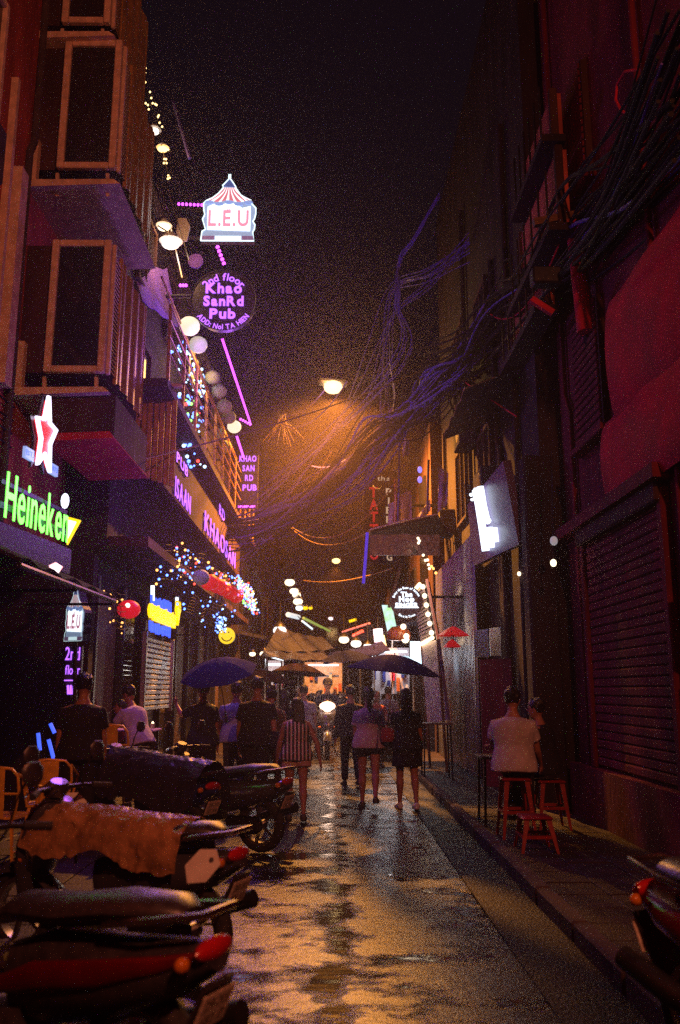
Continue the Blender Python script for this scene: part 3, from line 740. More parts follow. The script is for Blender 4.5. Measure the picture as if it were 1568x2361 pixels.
letters('SanRd', fl(.0, -.2), hw * .44, 'violet', rs, width=hw * 1.24, bold=.035, ext=.04)
letters('Pub', fl(-.02, -.62), hw * .44, 'violet', rs, width=hw * .8, bold=.035, ext=.04)
letters('ADD: No1 TA HIEN', fr, hw * .23, 'violet', rs, width=hw * 1.75, bold=.02, ext=.04, arc=(hw * .9, -math.pi / 2, -1))
# LED strips along the edge of the roof terrace
def led(label, pa, pb, n, m_='magenta', r=.022, name='led_strip'):
    pa, pb = V(pa), V(pb); T = thing(name, label, 'led strip', pa)
    MB().tube([pa, pb], .012, 6).build('cable', 'cable', T)
    me = MB().ball((0, 0, 0), r, 6, 5).mesh('bulb'); me.materials.append(MT[m_])
    for k in range(n):
        o = bpy.data.objects.new('bulb', me); COL.objects.link(o); o.parent = T; o.location = pa.lerp(pb, (k + .5) / n) - pa
    return T
led('long violet led strip running along the street below the round pub sign', W(512, 780, X=-1.8), W(577, 975, X=-1.8), 62)
led('short violet led strip slanting between the tent sign and the round pub sign', W(500, 565, Y=13.9), W(518, 612, Y=13.9), 5, r=.035)
led('short violet led strip left of the tent sign', W(408, 470, Y=14.4), W(470, 473, Y=14.4), 7, r=.03)
led('tiny violet led strip left of the round pub sign', W(413, 658, Y=13.8), W(432, 658, Y=13.8), 3, r=.03)
led('violet led strip above the narrow pub sign', W(545, 1003, X=-1.8), W(562, 1055, X=-1.8), 26)
led('violet led strip crossing behind the last paper globes', W(552, 965, Y=19), W(580, 980, Y=19), 5, r=.03)
led('violet led strip below the narrow pub sign', W(548, 1168, Y=22), W(589, 1168, Y=22), 9, r=.03)

# narrow pub sign
fr, hw, hh = fsign(547, 1048, 596, 1172, 22)
ns = thing('narrow_pub_sign', 'narrow black sign with four stacked rows of violet capitals', 'neon sign', fr.translation)
MB().prism([(-hw, -hh), (hw, -hh), (hw, hh), (-hw, hh)], fr, .1, -.11).build('box', 'black', ns)
for k, tx in enumerate(('KHAO', 'SAN', 'RD', 'PUB')):
    letters(tx, frame(fr @ V((-.05 * hw + .08 * hw * k, hh * (.74 - .36 * k), 0)), rx, uz), hh * .3, 'whitishviolet' if False else 'violet', ns, width=hw * (1.7, 1.2, .8, 1.4)[k], bold=.03, ext=.04)
MB().tube([fr @ V((-hw, hh * .8, -.05)), (-3.1, 22, fr.translation.z + hh * .8)], .03, 6).build('bracket', 'blackmetal', ns)
MB().tube([fr @ V((-hw, -hh * .8, -.05)), (-3.1, 22, fr.translation.z - hh * .8)], .03, 6).build('bracket', 'blackmetal', ns)

# violet letters on the fascia, read along the wall
def wall_word(tx, px0, px1, pyt, pyb, X, label, m_='violet', bold=.02):
    a, c = W(px0, pyb, X=X), W(px1, pyb, X=X); top = W(px0, pyt, X=X)
    h = top.z - a.z; o = V((X, (a.y + c.y) / 2, a.z)); T = thing('wall_letters', label, 'neon sign', o)
    letters(tx, frame(o, (0, 1, 0), (0, 0, 1)), h * 1.38, m_, T, width=c.y - a.y, bold=.004, ext=.008, gap=.16)
    MB().box((X - .02, o.y, o.z + h * .2), (.02, c.y - a.y, .03)).build('mounting_rail', 'blackmetal', T)
    MB().box((X - .02, o.y, o.z + h * .8), (.02, c.y - a.y, .03)).build('mounting_rail', 'blackmetal', T)
    return T
wall_word('KHAOSAN', 471, 544, 1172, 1222, -2.58, 'long row of tall violet letters further along the fascia')
wall_word('RD', 505, 518, 1158, 1185, -2.58, 'two small violet letters above the long violet row')
wall_word('ISAAN', 403, 440, 1092, 1142, -2.58, 'block of violet letters nearest on the fascia')
wall_word('PUB', 407, 434, 1036, 1064, -2.58, 'small violet letters above the nearest violet block')
# colourful box sign high on the wall
X_ = -2.95; a, c = W(384, 990, X=X_), W(415, 990, X=X_); zt, zb = W(384, 925, X=X_).z, W(384, 985, X=X_).z
cs = thing('bright_shop_sign', 'white and orange lit board high on the pub wall', 'lit sign', (X_, (a.y + c.y) / 2, zb))
yl = c.y - a.y; cfr = frame((X_, (a.y + c.y) / 2, (zt + zb) / 2), (0, 1, 0), (0, 0, 1)); hz = (zt - zb) / 2
MB().prism([(-yl / 2, -hz), (yl / 2, -hz), (yl / 2, hz), (-yl / 2, hz)], cfr, .1, -.1).build('box', 'black', cs)
MB().prism([(-yl * .48, -hz * .75), (yl * .48, -hz * .75), (yl * .48, hz * .1), (yl * .1, hz * .25), (-yl * .2, hz * .55), (-yl * .48, hz * .6)], cfr, .02, .004).build('white_field', emis('sign_white', (.75, .78, 1), 1.1), cs)
MB().prism([(-yl * .3, hz * .7), (-yl * .1, hz * .98), (0, hz * .4)], cfr, .02, .006).build('flame', emis('sign_orange', (1, .16, .05), .9), cs)
MB().prism([(.05 * yl, hz * .45), (yl * .25, hz * .95), (yl * .2, hz * .3)], cfr, .02, .006).build('flame', MT['yellowneon'], cs)
MB().prism([(.2 * yl, hz * .3), (yl * .47, hz * .8), (yl * .47, hz * .15)], cfr, .02, .006).build('flame', emis('sign_orange', (1, .16, .05), .9), cs)
MB().prism([(-yl * .48, -hz), (yl * .48, -hz), (yl * .48, -hz * .8), (-yl * .48, -hz * .8)], cfr, .02, .004).build('lower_band', MT['warm_small'], cs)
wl_ = thing('lit_window', 'golden lit window behind the balcony rails', 'window', W(452, 860, X=-2.98))
a, c = W(440, 860, X=-2.98), W(466, 860, X=-2.98)
zt, zb = W(450, 815, X=-2.98).z, W(450, 880, X=-2.98).z
MB().box((-3.0, (a.y + c.y) / 2, (zt + zb) / 2), (.04, c.y - a.y, zt - zb)).build('pane', lit_noise('gold_window', (.5, .2, .03), (1, .65, .2), 2.4, 3), wl_)
for k in range(4): MB().bev((-2.96, a.y + (c.y - a.y) * k / 3, (zt + zb) / 2), (.05, .06, zt - zb + .06), .01).build('mullion', 'brown_wall', wl_)

# stacked neon strokes: blue, yellow, blue
YX = -2.86
bs = thing('stacked_neon_sign', 'yellow neon block between two rows of blue neon strokes', 'neon sign', W(378, 1415, X=YX))
def stroke_row(px0, px1, pyt, pyb, n, m_, r, skip=()):
    for k in range(n):
        if k in skip: continue
        px = px0 + (px1 - px0) * (k + .5) / n; dy = (px - px0) * .32
        MB().tube([W(px, pyt + dy + random.uniform(-3, 3), X=YX), W(px + random.uniform(-1, 1), pyb + dy + random.uniform(-3, 3), X=YX)], r, 6).build('tube', m_, bs)
stroke_row(347, 395, 1373, 1402, 10, 'blueneon', .022)
stroke_row(343, 394, 1432, 1454, 10, 'blueneon', .022)
a, c = W(345, 1402, X=YX), W(400, 1418, X=YX)
yfr = frame((YX, (a.y + c.y) / 2, (W(345, 1386, X=YX).z + W(345, 1430, X=YX).z) / 2), (0, 1, 0), (0, 0, 1))
yh = (W(345, 1386, X=YX).z - W(345, 1430, X=YX).z) / 2; yl = c.y - a.y
MB().prism([(-yl / 2, -yh), (yl / 2, -yh), (yl / 2, yh), (-yl / 2, yh)], yfr, .05, -.06).build('backing_board', 'black', bs)
for k in range(9):
    x = -yl * .36 + yl * .84 * k / 8
    MB().prism([(x - yl * .05, -yh * .9), (x + yl * .047, -yh * .9), (x + yl * .047, yh * (.7 + .25 * (k % 3 == 1))), (x - yl * .05, yh * .72)], yfr, .04, .0).build('letter_block', 'yellowneon', bs)
MB().prism([(-yl * .5 + .06 * math.cos(t_ / 10 * 6.28) * 3, yh * .8 * math.sin(t_ / 10 * 6.28)) for t_ in range(10)], yfr, .04, .004).build('letter_block', 'yellowneon', bs)
f4 = W(407, 1412, X=YX); f4f = frame(f4, (0, 1, 0), (0, 0, 1))
MB().prism([(0, -.24), (.12, -.02), (.2, .04), (.16, .2), (-.16, .2), (-.2, .02), (-.12, -.04)], f4f, .05).build('glass_shape', 'yellowneon', bs)
for px, py0, py1, m_ in ((352, 1350, 1385, 'coolneon'), (408, 1377, 1404, 'coolneon')):
    solo(MB().tube([W(px, py0, X=YX), W(px, py1, X=YX)], .032, 8), 'tube_light', emis('cool_tube', (.8, .9, 1), 2.2), 'short white tube light ' + ('at the left end of the stacked neon sign' if px < 380 else 'above the yellow glass shape'), 'tube light', smooth=True)
sh = thing('roller_shutter', 'pale ribbed roller shutter below the stacked neon sign', 'shutter', W(360, 1540, X=-3.0))
a, c = W(330, 1500, X=-3.02), W(394, 1500, X=-3.02); z1, z0 = W(330, 1462, X=-3.02).z, W(330, 1640, X=-3.02).z
n = int((z1 - z0) / .085)
for k in range(n):
    MB().bev((-3.02, (a.y + c.y) / 2, z0 + (k + .5) * .085), (.04, c.y - a.y, .078), .015).build('slat', 'galv', sh)
for yy in (a.y, c.y): MB().bev((-3.0, yy, (z0 + z1) / 2), (.08, .07, z1 - z0 + .1), .01).build('guide_rail', 'steel', sh)

# paper lanterns, white globes along the roof terrace
def globe(label, p, r, m_, cat='paper lantern', grp='white paper globes along the roof terrace', squash=.94):
    p = V(p); T = thing('paper_lantern', label, cat, p, grp)
    prof = []
    for k in range(17):
        a = -math.pi / 2 + math.pi * k / 16
        prof.append((max(.06 * r, r * math.cos(a)) * (1 + .03 * (k % 2)), r * squash * math.sin(a)))
    MB().lathe(prof, p, 22, caps=True).build('shade', m_, T, 60)
    MB().lathe([(.16 * r, 0), (.16 * r, .05)], p + V((0, 0, r * squash - .01)), 10).build('cap', 'blackmetal', T)
    MB().tube([p + V((0, 0, r * squash)), p + V((0, 0, r * squash + .25))], .006, 5).build('cord', 'cable', T)
    return T
for px, py, r, Y, m_, lab in ((437, 752, 25, 13.8, 'lantern_lit', 'large glowing paper globe hanging nearest, below left of the round pub sign'),
        (457, 795, 22, 14.6, 'lantern_mid', 'greyish white paper globe just under the nearest one'),
        (490, 870, 18, 16.2, 'lantern_dim', 'unlit paper globe third along the terrace'),
        (505, 902, 18, 16.9, 'lantern_dim', 'unlit paper globe fourth along the terrace'),
        (517, 938, 18.5, 17.6, 'lantern_dim', 'unlit paper globe in the middle of the row'),
        (528, 962, 17, 18.3, 'lantern_dim', 'dim paper globe tucked behind the last glowing one'),
        (540, 984, 16.5, 19.0, 'lantern_lit', 'small glowing paper globe near the far end of the row'),
        (507, 1000, 15, 19.6, 'lantern_dim', 'half hidden paper globe below the balcony edge'),
        (519, 1030, 16, 20.5, 'lantern_dim', 'torn paper globe lowest and last of the row')):
    globe(lab, W(px, py, Y=Y), r / FP * Y, m_)
# red and grey lanterns under the fairy lights
for px, py, r, Y, m_, lab in ((463, 1331, 20, 14.8, 'greylantern', 'grey green paper lantern at the near end of the red row'),
        (484, 1343, 21, 16.0, 'redlantern', 'first red lantern beside the near grey green one'),
        (501, 1350, 20, 17.0, 'redlantern', 'second red lantern of the row under the fairy lights'),
        (516, 1357, 19, 18.1, 'redlantern', 'middle red lantern of the row under the fairy lights'),
        (531, 1366, 18, 19.2, 'redlantern', 'fourth red lantern of the row under the fairy lights'),
        (545, 1375, 17, 20.4, 'redlantern', 'fifth red lantern beside the far grey green one'),
        (568, 1382, 15, 22, 'greylantern', 'grey green paper lantern at the far end of the red row')):
    globe(lab, W(px, py, Y=Y), r / FP * Y, m_, grp='lantern row under the canopy', squash=.9)
rl = globe('round red silk lantern hanging alone in the dark shop front', W(297, 1405, Y=11.6), 26 / FP * 11.6, 'redglobe', grp=None, squash=.82)
MB().ball(W(300, 1399, Y=11.6) - V((0, 26 / FP * 11.6 * .93, 0)), .035, 10, 7, (1, .4, 1.1)).build('bulb', emis('lantern_bulb', (1, .55, .5), 3), rl, True)

# round yellow smiling sign
fr, hw, hh = fsign(503, 1446, 543, 1486, 17)
ys = thing('round_smile_sign', 'round yellow lit sign with a smiling face', 'lit sign', fr.translation)
MB().prism(circle(hw, 32), fr, .08, -.09).build('box', 'black', ys)
MB().prism(circle(hw * .97, 32), fr, .012, -.008).build('face', emis('yellow_face', (1, .66, .01), 1.15), ys)
ink = mat('dark_print', (.05, .03, .01), .6)
MB().tube([fr @ V((hw * .62 * math.cos(a), hw * .62 * math.sin(a), .008)) for a in [R(195 + 150 * k / 14) for k in range(15)]], .011, 5).build('smile', ink, ys)
MB().prism(circle(hw * .09, 8, (hw * .22, hw * .42)), fr, .01, .004).build('eye', ink, ys); MB().prism(circle(hw * .08, 8, (-hw * .25, hw * .36)), fr, .01, .004).build('eye', ink, ys)
MB().tube([fr @ V((-hw, 0, -.05)), fr @ V((-.6, .02, -.05)), (-3.3, 17.05, fr.translation.z + .02)], .015, 6).build('bracket', 'blackmetal', ys)

# fairy lights
def fairy(label, region, n, cols, rads=(.012, .022), name='fairy_lights'):
    """A net of bulbs on wires; region(u, v) -> point."""
    T = thing(name, label, 'fairy lights', region(.5, .5))
    wires = MB(); rows = 7
    for i in range(rows): wires.tube([region(k / 10, i / (rows - 1)) for k in range(11)], .004, 4)
    wires.build('wire', 'cable', T)
    mes = []
    for cc, wgt in cols:
        for r in rads:
            me = MB().ball((0, 0, 0), r, 6, 5).mesh('bulb'); me.materials.append(MT[cc]); mes += [me] * wgt
    for k in range(n):
        o = bpy.data.objects.new('bulb', random.choice(mes)); COL.objects.link(o); o.parent = T
        v = random.randrange(rows) / (rows - 1)
        o.location = region(random.random(), v) + V((random.uniform(-.08, .08), random.uniform(-.1, .1), random.uniform(-.07, .07))) - T.location
    return T
def rect(pxa, pya, pxb, pyb, pxc, pyc, pxd, pyd, Ya, Yb):
    a, b_, c, d = W(pxa, pya, Y=Ya), W(pxb, pyb, Y=Yb), W(pxc, pyc, Y=Yb), W(pxd, pyd, Y=Ya)
    return lambda u, v: (a.lerp(b_, u)).lerp(d.lerp(c, u), v) + V((0, .15 * math.sin(u * 20), -.08 * abs(math.sin(u * 12))))
fairy('sparse blue and orange fairy lights under the near canopy', rect(360, 1245, 470, 1270, 455, 1330, 350, 1330, 12.8, 15.5), 70, (('blueled', 5), ('orangeled', 4), ('redled', 1)))
fairy('blue and red fairy lights along the canopy above the lanterns', rect(470, 1300, 560, 1330, 575, 1370, 480, 1320, 16, 20), 60, (('blueled', 4), ('redled', 2), ('orangeled', 3)), (.014, .026))
fairy('dense many coloured fairy lights at the end of the lantern row', rect(545, 1325, 582, 1355, 597, 1420, 545, 1362, 20, 22.5), 240, (('blueled', 5), ('cyanled', 4), ('greenled', 2), ('redled', 2), ('orangeled', 2)), (.016, .028))
fairy('blue fairy lights strung below the lanterns', rect(400, 1350, 540, 1400, 520, 1450, 405, 1390, 13.5, 18), 34, (('blueled', 5), ('cyanled', 1)))
fairy('cluster of pale blue fairy lights above the round smiling sign', rect(500, 1420, 515, 1425, 520, 1452, 503, 1450, 16.8, 17), 40, (('blueled', 3), ('cyanled', 3)))
fairy('white and blue fairy lights tied to the balcony rails', rect(395, 800, 445, 790, 478, 900, 450, 905, 14, 17), 60, (('cyanled', 5), ('blueled', 2)), (.018, .03))
fairy('blue and green fairy lights hanging down over the violet letters', rect(418, 905, 460, 930, 462, 1060, 425, 1060, 14.5, 15.5), 56, (('blueled', 6), ('greenled', 2), ('cyanled', 2), ('redled', 1)), (.02, .034))
fairy('tiny warm fairy lights by the low tent sign', rect(255, 1350, 285, 1360, 285, 1440, 258, 1430, 10.5, 10.6), 10, (('orangeled', 1),), (.01, .016))
T = thing('roof_light_string', 'sparkling golden lights climbing the roof edge above the pub', 'light string', W(360, 280, Y=13.6))
ppl = [(336, 157), (335, 168), (336, 190), (346, 212), (349, 226), (336, 238), (341, 242), (352, 238), (358, 240), (361, 242), (343, 252), (366, 266), (364, 270), (368, 283), (374, 292), (376, 348), (379, 367), (383, 367), (378, 376), (384, 376), (388, 345)]
MB().tube([W(px, py, Y=13.6) for px, py in ((334, 150), (340, 230), (362, 268), (370, 320), (380, 372), (390, 412))], .01, 5).build('wire', 'cable', T)
me = MB().ball((0, 0, 0), .019, 6, 5).mesh('bulb'); me.materials.append(MT['warm_small'])
for px, py in ppl + [(388, 405), (391, 410), (387, 412)]:
    o = bpy.data.objects.new('bulb', me); COL.objects.link(o); o.parent = T; o.location = W(px, py, Y=13.6) - T.location
MB().tube([W(400, 235, Y=13.8), W(437, 365, Y=13.8)], .035, 6).build('mast', 'violetlit', T)
def floodlight(label, px, py, Y, r, m_, e=0):
    p = W(px, py, Y=Y); T = thing('roof_lamp', label, 'lamp', p, 'lamps on the pub roof')
    MB().ball(p, r, 12, 8, (1.2, .8, .75)).build('bulb', m_, T, True)
    MB().lathe([(r * .5, r * 1.5), (r * .7, r * 1.1), (r * 1.5, r * .35), (r * 1.56, r * .35), (r * .8, r * 1.25)], p, 16).build('shade', 'white', T, True)
    MB().tube([p + V((0, 0, r * 1.4)), p + V((-.25, .1, r * 3))], .014, 5).build('stem', 'blackmetal', T)
    if e:
        l = bpy.data.lights.new('lamp_light', 'POINT'); l.energy = e; l.color = (1, .5, .16); l.shadow_soft_size = r
        o = bpy.data.objects.new('lamp_light', l); COL.objects.link(o); o.parent = T; o.location = (.1, -.1, -r * 1.6)
floodlight('upper silvery lamp among the golden roof lights', 355, 303, 13.6, .085, emis('dim_white_lamp', (1, .85, .7), 2.2))
floodlight('yellow lamp below the silvery one on the roof string', 375, 344, 13.6, .075, emis('yellow_lamp', (1, .6, .2), 5), 15)
floodlight('small bright lamp on its tall white back plate', 378, 524, 13.4, .09, MT['warm'], 14)
floodlight('large bright oval lamp left of the tent sign', 394, 562, 13.2, .13, MT['whitelamp'], 22)
vb = thing('lamp_bracket', 'thin pale steel struts holding the roof lamps', 'bracket', W(390, 500, Y=13.5))
for pts in (((326, 470), (344, 535)), ((352, 425), (347, 535)), ((362, 425), (385, 510)), ((385, 430), (436, 600)), ((375, 440), (420, 640))):
    MB().beam(W(*pts[0], Y=13.5), W(*pts[1], Y=13.5), .035, .02).build('strut', 'steel', vb)
fr, hw, hh = fsign(405, 505, 440, 560, 13.9)
solo(MB().prism([(-hw, -hh), (hw * .6, -hh * .9), (hw, hh * .3), (hw * .4, hh), (-hw * .8, hh)], fr, .03), 'back_plate', 'white', 'pale plate catching light behind the bright roof lamps', 'plate')
vc = W(305, 622, Y=12.6)
solo(MB().sheet(lambda u, v: (W(305 + 80 * u + 25 * v, 622 - 4 * u + 135 * v * (.55 + .45 * u), Y=12.4 + 1.6 * u)) + V((0, .05 * math.sin(u * 16 + v * 5), 0)), 20, 14, .012), 'cloth_banner', 'purplecloth', 'violet cloth banner stretched under the roof lamps', 'banner', smooth=True)
fr, hw, hh = fsign(432, 580, 470, 650, 14.3)
solo(MB().prism(circle(hw, 20, (0, .1)), fr, .04), 'round_plate', 'purplecloth', 'dim round violet disc behind the round pub sign', 'plate')

# light thrown into the street by the violet signs and strips
def glow(T, p, e, col, r=.15):
    l = bpy.data.lights.new('sign_light', 'POINT'); l.energy = e; l.color = col; l.shadow_soft_size = r
    o = bpy.data.objects.new('sign_light', l); COL.objects.link(o); o.location = p
glow(rs, rs.location + V((.1, .25, -1.0)), 80, (.36, .12, 1))
glow(rs, W(545, 880, X=-1.72), 75, (.5, .12, 1))
glow(rs, W(510, 1230, X=-1.6), 55, (.38, .12, 1))
glow(rs, W(420, 1120, X=-1.7), 30, (.38, .12, 1))

wlight = W(452, 860, X=-2.6)
lw = bpy.data.lights.new('window_light', 'POINT'); lw.energy = 30; lw.color = (1, .5, .12); lw.shadow_soft_size = .25
lwo = bpy.data.objects.new('window_light', lw); COL.objects.link(lwo); lwo.location = wlight

# ================================================================ people
SKIN = mat('skin', (.34, .15, .10), .5, var=.12, scale=20, spec=.35)
SKIN2 = mat('skin_tan', (.42, .22, .15), .5, var=.12, scale=20, spec=.35)
HAIR = mat('dark_hair', (.012, .009, .008), .38, var=.4, scale=60, bump=.5, bscale=120, stretch=(1, 1, .15))
def cloth(name, c, **k): return mat(name, c, k.pop('rough', .85), var=k.pop('var', .25), scale=k.pop('scale', 9), bump=k.pop('bump', .4), bscale=20, **k)
C_DARK = cloth('black_cloth', (.018, .016, .02)); C_NAVY = cloth('navy_cloth', (.025, .025, .06)); C_WHITE = cloth('white_cotton', (.46, .41, .44))
C_GREY = cloth('grey_cotton', (.28, .26, .32)); C_JEAN = cloth('denim', (.05, .06, .12)); C_PINK = cloth('dusty_pink', (.46, .26, .25)); C_BROWN = cloth('brown_cloth', (.12, .06, .05))
C_LILAC = cloth('pale_lilac', (.48, .40, .50)); C_BLUE = cloth('sky_blue_cotton', (.32, .34, .58)); C_RED = cloth('red_cloth', (.25, .03, .04)); C_SHOE = mat('shoe', (.03, .025, .03), .5, var=.4); C_SHOEW = mat('pale_shoe', (.6, .6, .58), .5, var=.2)
m, t, b = _new('striped_cotton'); MT['stripes'] = m
tc = t.nodes.new('ShaderNodeTexCoord'); wv = t.nodes.new('ShaderNodeTexWave'); wv.wave_type = 'BANDS'; wv.bands_direction = 'X'
wv.inputs['Scale'].default_value = 6.6; wv.inputs['Distortion'].default_value = .5; wv.inputs['Detail Scale'].default_value = .6
cr = t.nodes.new('ShaderNodeValToRGB'); cr.color_ramp.elements[0].position = .58; cr.color_ramp.elements[1].position = .7
cr.color_ramp.elements[0].color = (.03, .022, .024, 1); cr.color_ramp.elements[1].color = (.62, .46, .44, 1)
t.links.new(tc.outputs['Object'], wv.inputs['Vector']); t.links.new(wv.outputs['Fac'], cr.inputs[0]); t.links.new(cr.outputs[0], b.inputs['Base Color']); b.inputs['Roughness'].default_value = .85

def remesh(mb, vox, name, smooth=2):
    me = mb.mesh('tmp'); o = bpy.data.objects.new('tmp', me); COL.objects.link(o)
    r = o.modifiers.new('r', 'REMESH'); r.mode = 'VOXEL'; r.voxel_size = vox
    s_ = o.modifiers.new('s', 'SMOOTH'); s_.factor = .5; s_.iterations = smooth
    dg = bpy.context.evaluated_depsgraph_get(); dg.update()
    out = bpy.data.meshes.new_from_object(o.evaluated_get(dg)); out.name = name
    bpy.data.objects.remove(o); bpy.data.meshes.remove(me)
    out.polygons.foreach_set('use_smooth', [True] * len(out.polygons))
    return out
def hand(mb, wrist, d, palm_n, s):
    """Relaxed hand: palm, four unequal bent fingers, thumb off the side."""
    d = V(d).normalized(); n = V(palm_n); n = (n - d * n.dot(d)).normalized(); sd = d.cross(n)
    k = s
    mb.loft([(wrist - d * .012 * k, .024 * k, .018 * k), (wrist + d * .03 * k, .034 * k, .017 * k), (wrist + d * .075 * k, .041 * k, .016 * k), (wrist + d * .092 * k, .036 * k, .013 * k)], sd, 10)
    for i, L_ in enumerate((.068, .078, .072, .055)):
        b0 = wrist + d * (.085 * k) + sd * ((i - 1.5) * .019 * k)
        p1 = b0 + (d * .95 + n * .3).normalized() * L_ * .5 * k; p2 = p1 + (d * .7 + n * .7).normalized() * L_ * .3 * k; p3 = p2 + (d * .35 + n * .9).normalized() * L_ * .24 * k
        mb.tube([b0 - d * .02 * k, b0, p1, p2, p3], [.0095 * k, .0095 * k, .0088 * k, .008 * k, .0055 * k], 6)
    t0 = wrist + d * .025 * k - sd * .03 * k
    mb.tube([t0, t0 + (d * .6 - sd * .75 + n * .2).normalized() * .035 * k, t0 + (d * .6 - sd * .75 + n * .2).normalized() * .035 * k + (d * .95 - sd * .1 + n * .4).normalized() * .03 * k], [.013 * k, .011 * k, .007 * k], 6)
def rx_(v, deg):  # turn a direction (pointing down) forward about x
    a = R(deg); return V((v.x, v.y * math.cos(a) - v.z * math.sin(a), v.y * math.sin(a) + v.z * math.cos(a)))
def person(label, loc, face=0, H=1.62, pelvis=None, lean=2, legs=((8, 6), (-10, 14)), arms=((5, 8, 15), (-8, 8, 20)), top=(None, 'tee'), bottom=(None, 'shorts'), hair='long', skin=None, shoes=None, headturn=0, fem=True, headdown=0, bare_feet=False, twist=0):
    """Local axes: x right, y forward, z up. legs: (thigh forward, knee bend); arms: (forward, out, elbow bend)."""
    skin = skin or SKIN; s = H / 1.62
    body, shirt, low, shoes_ = MB(), MB(), MB(), []; X = V((1, 0, 0))
    # ankles first, so that the lower foot meets the ground
    th, sh_ = .40 * s, .385 * s; hipx = .082 * s
    ends = []
    for sx, (a, k) in zip((-1, 1), legs):
        d1 = rx_(V((sx * .02, 0, -1)), a); d2 = rx_(V((0, 0, -1)), a - k); ends.append((d1, d2))
    drop = max(-(d1.z * th + d2.z * sh_) for d1, d2 in ends) + .075 * s
    pz = pelvis if pelvis is not None else drop
    P = V((0, 0, pz)); up = rx_(V((0, 0, 1)), -lean)
    ups = lambda h: P + up * (h * s)
    wx = 1.04 if fem else 1.10
    tors = [(ups(-.07), .12, .09), (ups(0), .168, .108), (ups(.07), .16, .10), (ups(.17), .125 if fem else .142, .088), (ups(.27), .135 if fem else .158, .098), (ups(.35), .148 if fem else .168, .10), (ups(.41), .116 if fem else .135, .082), (ups(.455), .07, .06), (ups(.50), .05, .05)]
    tors = [(c, a * s * wx, b_ * s) for c, a, b_ in tors]
    body.loft(tors, X, 16)
    hd = ups(.50); hup = (up + V((0, .25, 0)) + V((0, headdown * .02, 0))).normalized()
    neck = hd + hup * .035 * s
    body.loft([(ups(.45), .055 * s, .055 * s), (hd, .048 * s, .05 * s), (neck, .047 * s, .05 * s), (neck + hup * .04 * s, .045 * s, .05 * s)], X, 12)
    hc = neck + V((0, .012 * s, .10 * s))
    ht = R(headturn); hr = M.Rotation(ht, 3, 'Z') @ M.Rotation(R(-headdown), 3, 'X')
    h_ = lambda x, y, z: hc + hr @ V((x * s, y * s, z * s))
    body.loft([(h_(0, .02, -.115), .022 * s, .03 * s), (h_(0, .022, -.10), .042 * s, .05 * s), (h_(0, .015, -.06), .062 * s, .075 * s), (h_(0, .005, -.01), .072 * s, .09 * s), (h_(0, -.004, .045), .073 * s, .092 * s), (h_(0, -.008, .085), .056 * s, .07 * s), (h_(0, -.01, .105), .022 * s, .03 * s)], hr @ X, 16)
    body.tube([h_(0, .088, .015), h_(0, .104, -.02), h_(0, .088, -.032)], [.008 * s, .014 * s, .012 * s], 7)      # nose
    body.tube([h_(-.02, .078, -.065), h_(0, .087, -.064), h_(.02, .078, -.065)], [.006 * s, .009 * s, .006 * s], 6)      # lips
    body.tube([h_(-.045, .066, .018), h_(0, .086, .024), h_(.045, .066, .018)], .008 * s, 6)  # brow
    for sx in (-1, 1): body.ball(h_(sx * .074, -.004, -.015), .03 * s, 7, 5, (.35, .6, 1))
    # arms
    tips = []
    for sx, (fw, out, eb) in zip((-1, 1), arms):
        shd = ups(.378) + X * sx * (.158 if fem else .182) * s
        d1 = rx_(V((sx * math.sin(R(out)), 0, -math.cos(R(out)))), fw)
        d2 = rx_(V((sx * math.sin(R(out * .4)), 0, -math.cos(R(out * .4)))), fw + eb)
        el = shd + d1 * .27 * s; wr = el + d2 * .235 * s
        body.tube([ups(.40) + X * sx * .09 * s, shd, shd.lerp(el, .35), shd.lerp(el, .75), el, el.lerp(wr, .3), el.lerp(wr, .75), wr], [.05 * s, .05 * s, .045 * s, .038 * s, .035 * s, .036 * s, .026 * s, .021 * s], 10)
        n_ = V((-sx, .15, 0)); hand(body, wr, d2, n_, s * .98); tips.append(wr + d2 * .09 * s)
        if top[0] and top[1] != 'tank':
            e = el if top[1] == 'long' else shd.lerp(el, .6 if top[1] == 'tee' else .35)
            shirt.tube([ups(.385) + X * sx * .08 * s, shd, shd.lerp(e, .6), e], [.05 * s, .058 * s, .062 * s, .07 * s], 10)
            if top[1] == 'long': shirt.tube([el - d2 * .02, el.lerp(wr, .5), wr], [.05 * s, .046 * s, .036 * s], 10)
    # legs
    for sx, (d1, d2), (a_th, _k) in zip((-1, 1), ends, legs):
        hp = P + X * sx * hipx; kn = hp + d1 * th; an = kn + d2 * sh_
        calf = d2.cross(X); calf = calf if calf.y < 0 else -calf
        body.tube([hp + V((0, 0, .03 * s)), hp.lerp(kn, .15), hp.lerp(kn, .55), kn, kn.lerp(an, .12) , kn.lerp(an, .32) + calf * .012, kn.lerp(an, .7), an], [.085 * s, .088 * s, .068 * s, .052 * s, .05 * s, .056 * s, .036 * s, .030 * s], 12)
        tf = V((sx * .06, 1, 0)); fl = V((0, 0, -1))
        ft = [(an + V((0, -.05, -.03)) * s, .026 * s, .034 * s), (an + V((0, -.01, -.035)) * s, .034 * s, .038 * s), (an + tf * .07 * s + fl * .048 * s, .04 * s, .027 * s), (an + tf * .13 * s + fl * .058 * s, .044 * s, .018 * s), (an + tf * .175 * s + fl * .062 * s, .028 * s, .010 * s)]
        body.loft(ft, X, 10)
        if not bare_feet:
            shoe = MB(); shoes_.append(shoe)
            shoe.loft([(c, a + .009, b_ + .008) for c, a, b_ in ft], X, 10)
            shoe.loft([(c + V((0, 0, -b_ - .004)), a + .008, .009) for c, a, b_ in ft], X, 10)
